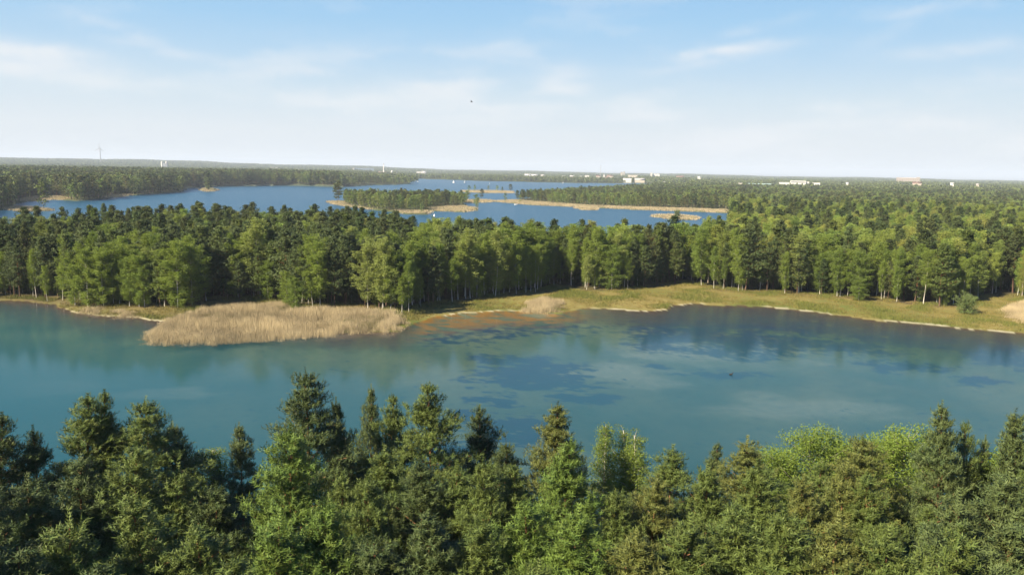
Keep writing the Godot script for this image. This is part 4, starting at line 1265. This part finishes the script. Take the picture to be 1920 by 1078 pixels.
func make_town() -> void:
	var walls := [mat(Color(0.44, 0.44, 0.43)), mat(Color(0.34, 0.315, 0.27)), mat(Color(0.32, 0.28, 0.24)), mat(Color(0.16, 0.21, 0.27)), mat(Color(0.17, 0.25, 0.25)), mat(Color(0.42, 0.42, 0.42)), mat(Color(0.25, 0.225, 0.215))]
	var roofs := [mat(Color(0.42, 0.42, 0.43)), mat(Color(0.3, 0.29, 0.29)), mat(Color(0.14, 0.085, 0.065)), mat(Color(0.36, 0.44, 0.52)), mat(Color(0.36, 0.5, 0.5)), mat(Color(0.6, 0.62, 0.64)), mat(Color(0.5, 0.45, 0.42))]
	var dark := mat(Color(0.08, 0.09, 0.1), 0.3, 0.5)
	for b in BUILDINGS:
		var pr := polar(b[0], b[1])
		var y := land_height(pr.x, pr.y) - 0.2
		var o := thing("building", Vector3(b[0], y, b[1]), b[7], "building", "buildings of the town beyond the lakes")
		o.rotation.y = -deg_to_rad(pr.x)
		var h: float = maxf(b[2] - y, 4.0)
		var k: int = b[6]
		var rh := 0.0
		if b[5] == "gable": rh = minf(b[4] * 0.32, h * 0.4)
		elif b[5] == "vault": rh = h * 0.3
		part("wall", box_mesh(Vector3(b[3], h - rh, b[4])), walls[k], o, Vector3(0, (h - rh) / 2, 0))
		if b[5] == "gable":
			part("roof", prism(b[3] + 1.0, b[4] + 1.4, rh), roofs[k if k == 2 else 1 if k == 1 else 0], o, Vector3(0, h - rh + 0.02, 0))
		elif b[5] == "vault":
			var c := cylinder(0.5, 0.5, 1.0, 20)
			var rf := part("roof", c, walls[0], o, Vector3(0, h - rh, 0))
			rf.rotation.z = PI / 2
			rf.scale = Vector3(rh * 2.0, b[3] + 0.6, b[4] + 0.6)
		else:
			part("roof", box_mesh(Vector3(b[3] + 0.6, 0.8, b[4] + 0.6)), roofs[k], o, Vector3(0, h + 0.38, 0))
		if k == 5:
			part("window_band", box_mesh(Vector3(b[3] * 0.9, 2.6, 0.3)), dark, o, Vector3(0, h - 3.4, b[4] / 2 + 0.1))
		if k == 6 or b[3] < 14.0 and b[5] == "flat" and h > 25.0:
			var floors := int((h - 14.0) / 3.0)
			var n := maxi(2, int(b[3] / 6.0))
			for fl in floors:
				for i in n:
					part("window", box_mesh(Vector3(1.8, 1.5, 0.2)), dark, o, Vector3((i + 0.5 - n / 2.0) * b[3] / n, h - 2.2 - fl * 3.0, b[4] / 2 + 0.05))
	# twin silo
	var white: Material = walls[0]
	var grey := mat(Color(0.45, 0.46, 0.47))
	var base_y := land_height(-23.33, 4300.0) - 0.3
	var silo := thing("silo", Vector3(-1702.7, base_y, -3948.5), "white silo with two round towers joined by a grey block", "silo")
	silo.rotation.y = deg_to_rad(23.3)
	for s in [-1.0, 1.0]:
		part("tower", cylinder(5.2, 5.2, 51.0 - base_y, 20), white, silo, Vector3(s * 10.0, (51.0 - base_y) / 2, 0))
		part("cap", cylinder(5.3, 3.0, 1.4, 20), grey, silo, Vector3(s * 10.0, 51.7 - base_y, 0))
	part("block", box_mesh(Vector3(12.0, 44.0 - base_y, 10.0)), grey, silo, Vector3(0, (44.0 - base_y) / 2, 0))
	# chimney
	base_y = land_height(-9.13, 4150.0) - 0.3
	var ch := thing("chimney", Vector3(-658.5, base_y, -4097.4), "tall pale chimney with a dark tip behind the wooded headland", "chimney")
	part("shaft", cylinder(3.2, 1.7, 50.0, 16), mat(Color(0.6, 0.58, 0.56)), ch, Vector3(0, 25.0, 0))
	part("tip", cylinder(1.75, 1.5, 7.0, 16), mat(Color(0.25, 0.24, 0.24)), ch, Vector3(0, 53.48, 0))
	var tk := thing("tank", Vector3(-603.0, land_height(-8.5, 4050.0) - 0.2, -4005.0), "small round white tank past the pale chimney", "tank")
	part("shell", cylinder(4.5, 4.5, 22.0, 18), white, tk, Vector3(0, 11.0, 0))
	part("lid", cylinder(4.6, 0.6, 2.2, 18), white, tk, Vector3(0, 23.1, 0))
	# lattice mast of the town
	base_y = land_height(6.1, 4300.0) - 0.2
	var mast := thing("radio_mast", Vector3(457.1, base_y, -4275.6), "thin grey lattice mast rising over the town", "mast")
	var mm := mat(Color(0.28, 0.27, 0.28), 0.5)
	for s in [[-1, -1], [1, -1], [1, 1], [-1, 1]]:
		var lg := Wood.new()
		lg.tube([Vector3(s[0] * 2.2, 0, s[1] * 2.2), Vector3(s[0] * 0.5, 76.0 - base_y, s[1] * 0.5)], [0.45, 0.3], 5, [Color.WHITE])
		part("leg", lg.mesh(), mm, mast)
	for k in 12:
		var yy := 4.0 + k * 6.0
		var half := lerpf(2.2, 0.5, yy / 76.0)
		part("brace", box_mesh(Vector3(half * 2.0, 0.3, half * 2.0)), mm, mast, Vector3(0, yy, 0))
	# church
	base_y = land_height(6.35, 3700.0) - 0.2
	var church := thing("church", Vector3(409.0, base_y, -3677.3), "white church tower with pointed cap among the lakeside houses", "church")
	part("tower", box_mesh(Vector3(7.5, 21.0, 7.5)), white, church, Vector3(0, 10.5, 0))
	part("spire", cylinder(5.0, 0.3, 7.5, 4), roofs[1], church, Vector3(0, 24.76, 0)).rotation.y = PI / 4
	part("nave", box_mesh(Vector3(18.0, 11.0, 9.0)), white, church, Vector3(12.76, 5.5, 0))
	part("roof", prism(18.6, 10.4, 5.0), roofs[2], church, Vector3(12.76, 11.02, 0))
	# wind turbine
	base_y = land_height(-27.0, 6500.0) - 0.5
	var wt := thing("wind_turbine", Vector3(-2952.1, base_y, -5791.0), "grey wind turbine with three blades on the wooded horizon", "wind turbine")
	var wm := mat(Color(0.2, 0.21, 0.23), 0.5)
	var hub_y := 143.0 - base_y
	part("tower", cylinder(3.4, 2.2, hub_y, 18), wm, wt, Vector3(0, hub_y / 2, 0))
	part("nacelle", box_mesh(Vector3(4.6, 4.8, 11.0)), wm, wt, Vector3(0, hub_y + 1.5, 1.5))
	part("hub", cylinder(2.3, 1.2, 3.0, 14), wm, wt, Vector3(0, hub_y + 1.5, 8.5)).rotation.x = PI / 2
	for k in 3:
		var q := deg_to_rad(28.0 - 150.0 + k * 120.0)
		var bl := part("blade", sheet_from([Vector3(-0.9, 0, 0), Vector3(-2.2, 8, 0), Vector3(-0.5, 43, 0), Vector3(0.2, 43, 0), Vector3(1.3, 8, 0), Vector3(0.9, 0, 0)]), wm, wt, Vector3(0, hub_y + 1.5, 9.2))
		bl.rotation.z = q
		bl.scale.z = 8.0
	# harbour jetty
	var jt := thing("jetty", Vector3(456.0, 0, -3060.0), "long pale harbour jetty on the far shore of the lake", "jetty")
	jt.rotation.y = -atan2(-191.2, 203.5) * -1.0
	part("deck", box_mesh(Vector3(270.0, 1.0, 9.0)), mat(Color(0.72, 0.7, 0.66)), jt, Vector3(0, 2.2, 0))
	for k in 14:
		part("pile", cylinder(0.5, 0.5, 3.4, 8), grey, jt, Vector3(-127.0 + k * 19.5, 0.0, 3.0))

func sail_boat(x: float, z: float, size: float, turn: float, label: String) -> void:
	var o := thing("sailing_boat", Vector3(x, 0.0, z), label, "sailing boat", "sailing boats on the far lake")
	o.rotation.y = turn
	var w := mat(Color(0.8, 0.8, 0.8), 0.5)
	part("hull", hull(size, size * 0.3, size * 0.12), w, o, Vector3(0, 0.05, 0))
	part("mast", cylinder(0.07, 0.05, size * 1.15, 8), mat(Color(0.5, 0.5, 0.5), 0.4), o, Vector3(size * 0.05, size * 0.12 + size * 0.575, 0))
	part("mainsail", sheet_from([Vector3(0, size * 0.2, 0), Vector3(-size * 0.48, size * 0.22, 0), Vector3(-size * 0.2, size * 0.75, 0), Vector3(0, size * 1.22, 0)]), w, o, Vector3(0, 0, 0.02))
	part("jib", sheet_from([Vector3(size * 0.1, size * 0.2, 0), Vector3(size * 0.1, size * 0.95, 0), Vector3(size * 0.46, size * 0.18, 0)]), w, o, Vector3(0, 0, 0.02))

func make_small_things() -> void:
	sail_boat(-161.4, -2177.2, 7.0, 0.4, "white sailing boat with the taller sail of the pair on the far lake")
	sail_boat(-136.4, -2255.8, 6.2, 0.9, "white sailing boat behind the taller sail on the far lake")
	sail_boat(-63.6, -2130.2, 4.2, 1.2, "small white sailing boat sailing alone towards the reed bar")
	sail_boat(-268.7, -2263.3, 3.6, 0.2, "small white sailing boat off the tip of the wooded headland")
	sail_boat(153.4, -2517.4, 4.5, 0.6, "small white sailing boat close to the town's shore")
	var white := mat(Color(0.8, 0.8, 0.8), 0.4)
	var glass := mat(Color(0.05, 0.06, 0.08), 0.1, 0.5)
	var mb := thing("motor_boat", Vector3(-323.8, 0, -1579.3), "white motor boat close under the wooded headland", "motor boat")
	part("hull", hull(9.0, 3.0, 1.2), white, mb, Vector3(0, 0.05, 0))
	part("cabin", box_mesh(Vector3(3.4, 1.3, 2.0)), white, mb, Vector3(-0.6, 1.8, 0))
	part("windscreen", box_mesh(Vector3(0.2, 0.8, 1.8)), glass, mb, Vector3(1.22, 1.85, 0))
	var dg := thing("rowing_boat", Vector3(3.0, 0, -844.9), "small white rowing boat on the inner bay below the reed shore", "rowing boat")
	dg.rotation.y = 0.3
	part("hull", hull(4.2, 1.5, 0.6), white, dg, Vector3(0, 0.05, 0))
	part("thwart", box_mesh(Vector3(0.3, 0.06, 1.2)), mat(Color(0.35, 0.22, 0.12)), dg, Vector3(0, 0.73, 0))
	var bu := thing("buoy", Vector3(-59.9, 0, -610.4), "white buoy floating just past the peninsula's tree tops", "buoy")
	part("float", cylinder(0.6, 0.6, 0.7, 16), white, bu, Vector3(0, 0.25, 0))
	part("cone", cylinder(0.5, 0.12, 1.1, 16), white, bu, Vector3(0, 1.15, 0))
	# water bird on the lake: one skin
	var dm := mat(Color(0.03, 0.028, 0.026), 0.6)
	var f := Wood.new()
	f.tube([Vector3(-0.26, 0.06, 0), Vector3(-0.2, 0.07, 0), Vector3(-0.05, 0.07, 0), Vector3(0.1, 0.09, 0), Vector3(0.17, 0.16, 0), Vector3(0.19, 0.25, 0), Vector3(0.22, 0.31, 0), Vector3(0.27, 0.31, 0), Vector3(0.34, 0.295, 0)], [0.01, 0.06, 0.11, 0.1, 0.05, 0.032, 0.045, 0.035, 0.006], 10, [Color.WHITE])
	var duck := thing("water_bird", Vector3(39.0, 0, -138.4), "small dark water bird floating alone on the teal lake", "bird")
	duck.scale = Vector3.ONE * 1.4
	part("body", f.mesh(), dm, duck)
	# a bird in flight, wings raised
	var fb := Wood.new()
	fb.tube([Vector3(-0.11, 0, 0), Vector3(-0.06, 0, 0), Vector3(0.0, 0, 0), Vector3(0.05, 0.005, 0), Vector3(0.085, 0.012, 0), Vector3(0.12, 0.008, 0)], [0.004, 0.018, 0.03, 0.022, 0.018, 0.002], 10, [Color.WHITE])
	var bird := thing("flying_bird", Vector3(-3.72, 40.75, -69.9), "small dark bird flying with raised wings in the open sky", "bird")
	part("body", fb.mesh(), dm, bird)
	for s in [1.0, -1.0]:
		var wg := part("wing", sheet_from([Vector3(-0.03, 0, 0), Vector3(-0.05, 0.09, 0), Vector3(-0.07, 0.19, 0), Vector3(-0.02, 0.12, 0), Vector3(0.04, 0.05, 0), Vector3(0.04, 0, 0)]), dm, bird, Vector3(0, 0.01, 0))
		wg.scale.z = 0.08
		wg.rotation.x = s * 0.55
	# lone growth on the far islets
	var leaves := leaf_mat(Color(0.10, 0.14, 0.045), 0.5)
	var bark := mat(Color(1, 1, 1), 0.9)
	bark.vertex_color_use_as_albedo = true
	var big := leafy(1200, {"H": 13.0, "R": 5.2, "base": 0.04, "step": 0.4, "nb": 3, "el0": 0.4, "el1": 1.1, "droop": 0.15, "leaf": 0.5, "leaves": 22.0, "clumps": 1.6, "spread": 0.8, "shape": 0.75, "white": false, "bark": Color(0.2, 0.17, 0.13)})
	var small := leafy(1201, {"H": 4.4, "R": 3.3, "base": 0.02, "step": 0.16, "nb": 3, "el0": 0.35, "el1": 1.2, "droop": 0.05, "leaf": 0.2, "leaves": 40.0, "clumps": 2.0, "spread": 0.4, "shape": 0.6, "white": false, "bark": Color(0.2, 0.17, 0.13)})
	for e in [["willow_tree", -437.8, -1158.3, 1.15, "lone rounded willow on the small reed islet in the lake"], ["bush", 132.4, -650.4, 0.99, "low green bush on the flat reed islet in the inner bay"], ["bush", 116.6, -203.3, 0.95, "round grey-green bush on the grassy shore before the birches"]]:
		var pr := polar(e[1], e[2])
		var s: float = e[3]
		tree(e[0], big if s > 1.0 else small, bark, leaves, Vector3(e[1], maxf(land_height(pr.x, pr.y), 0.1) - 0.1, e[2]), 0.4, Vector3(s, s * (1.0 if s > 1.0 else 0.85), s), e[4], "tree" if s > 1.0 else "bush")
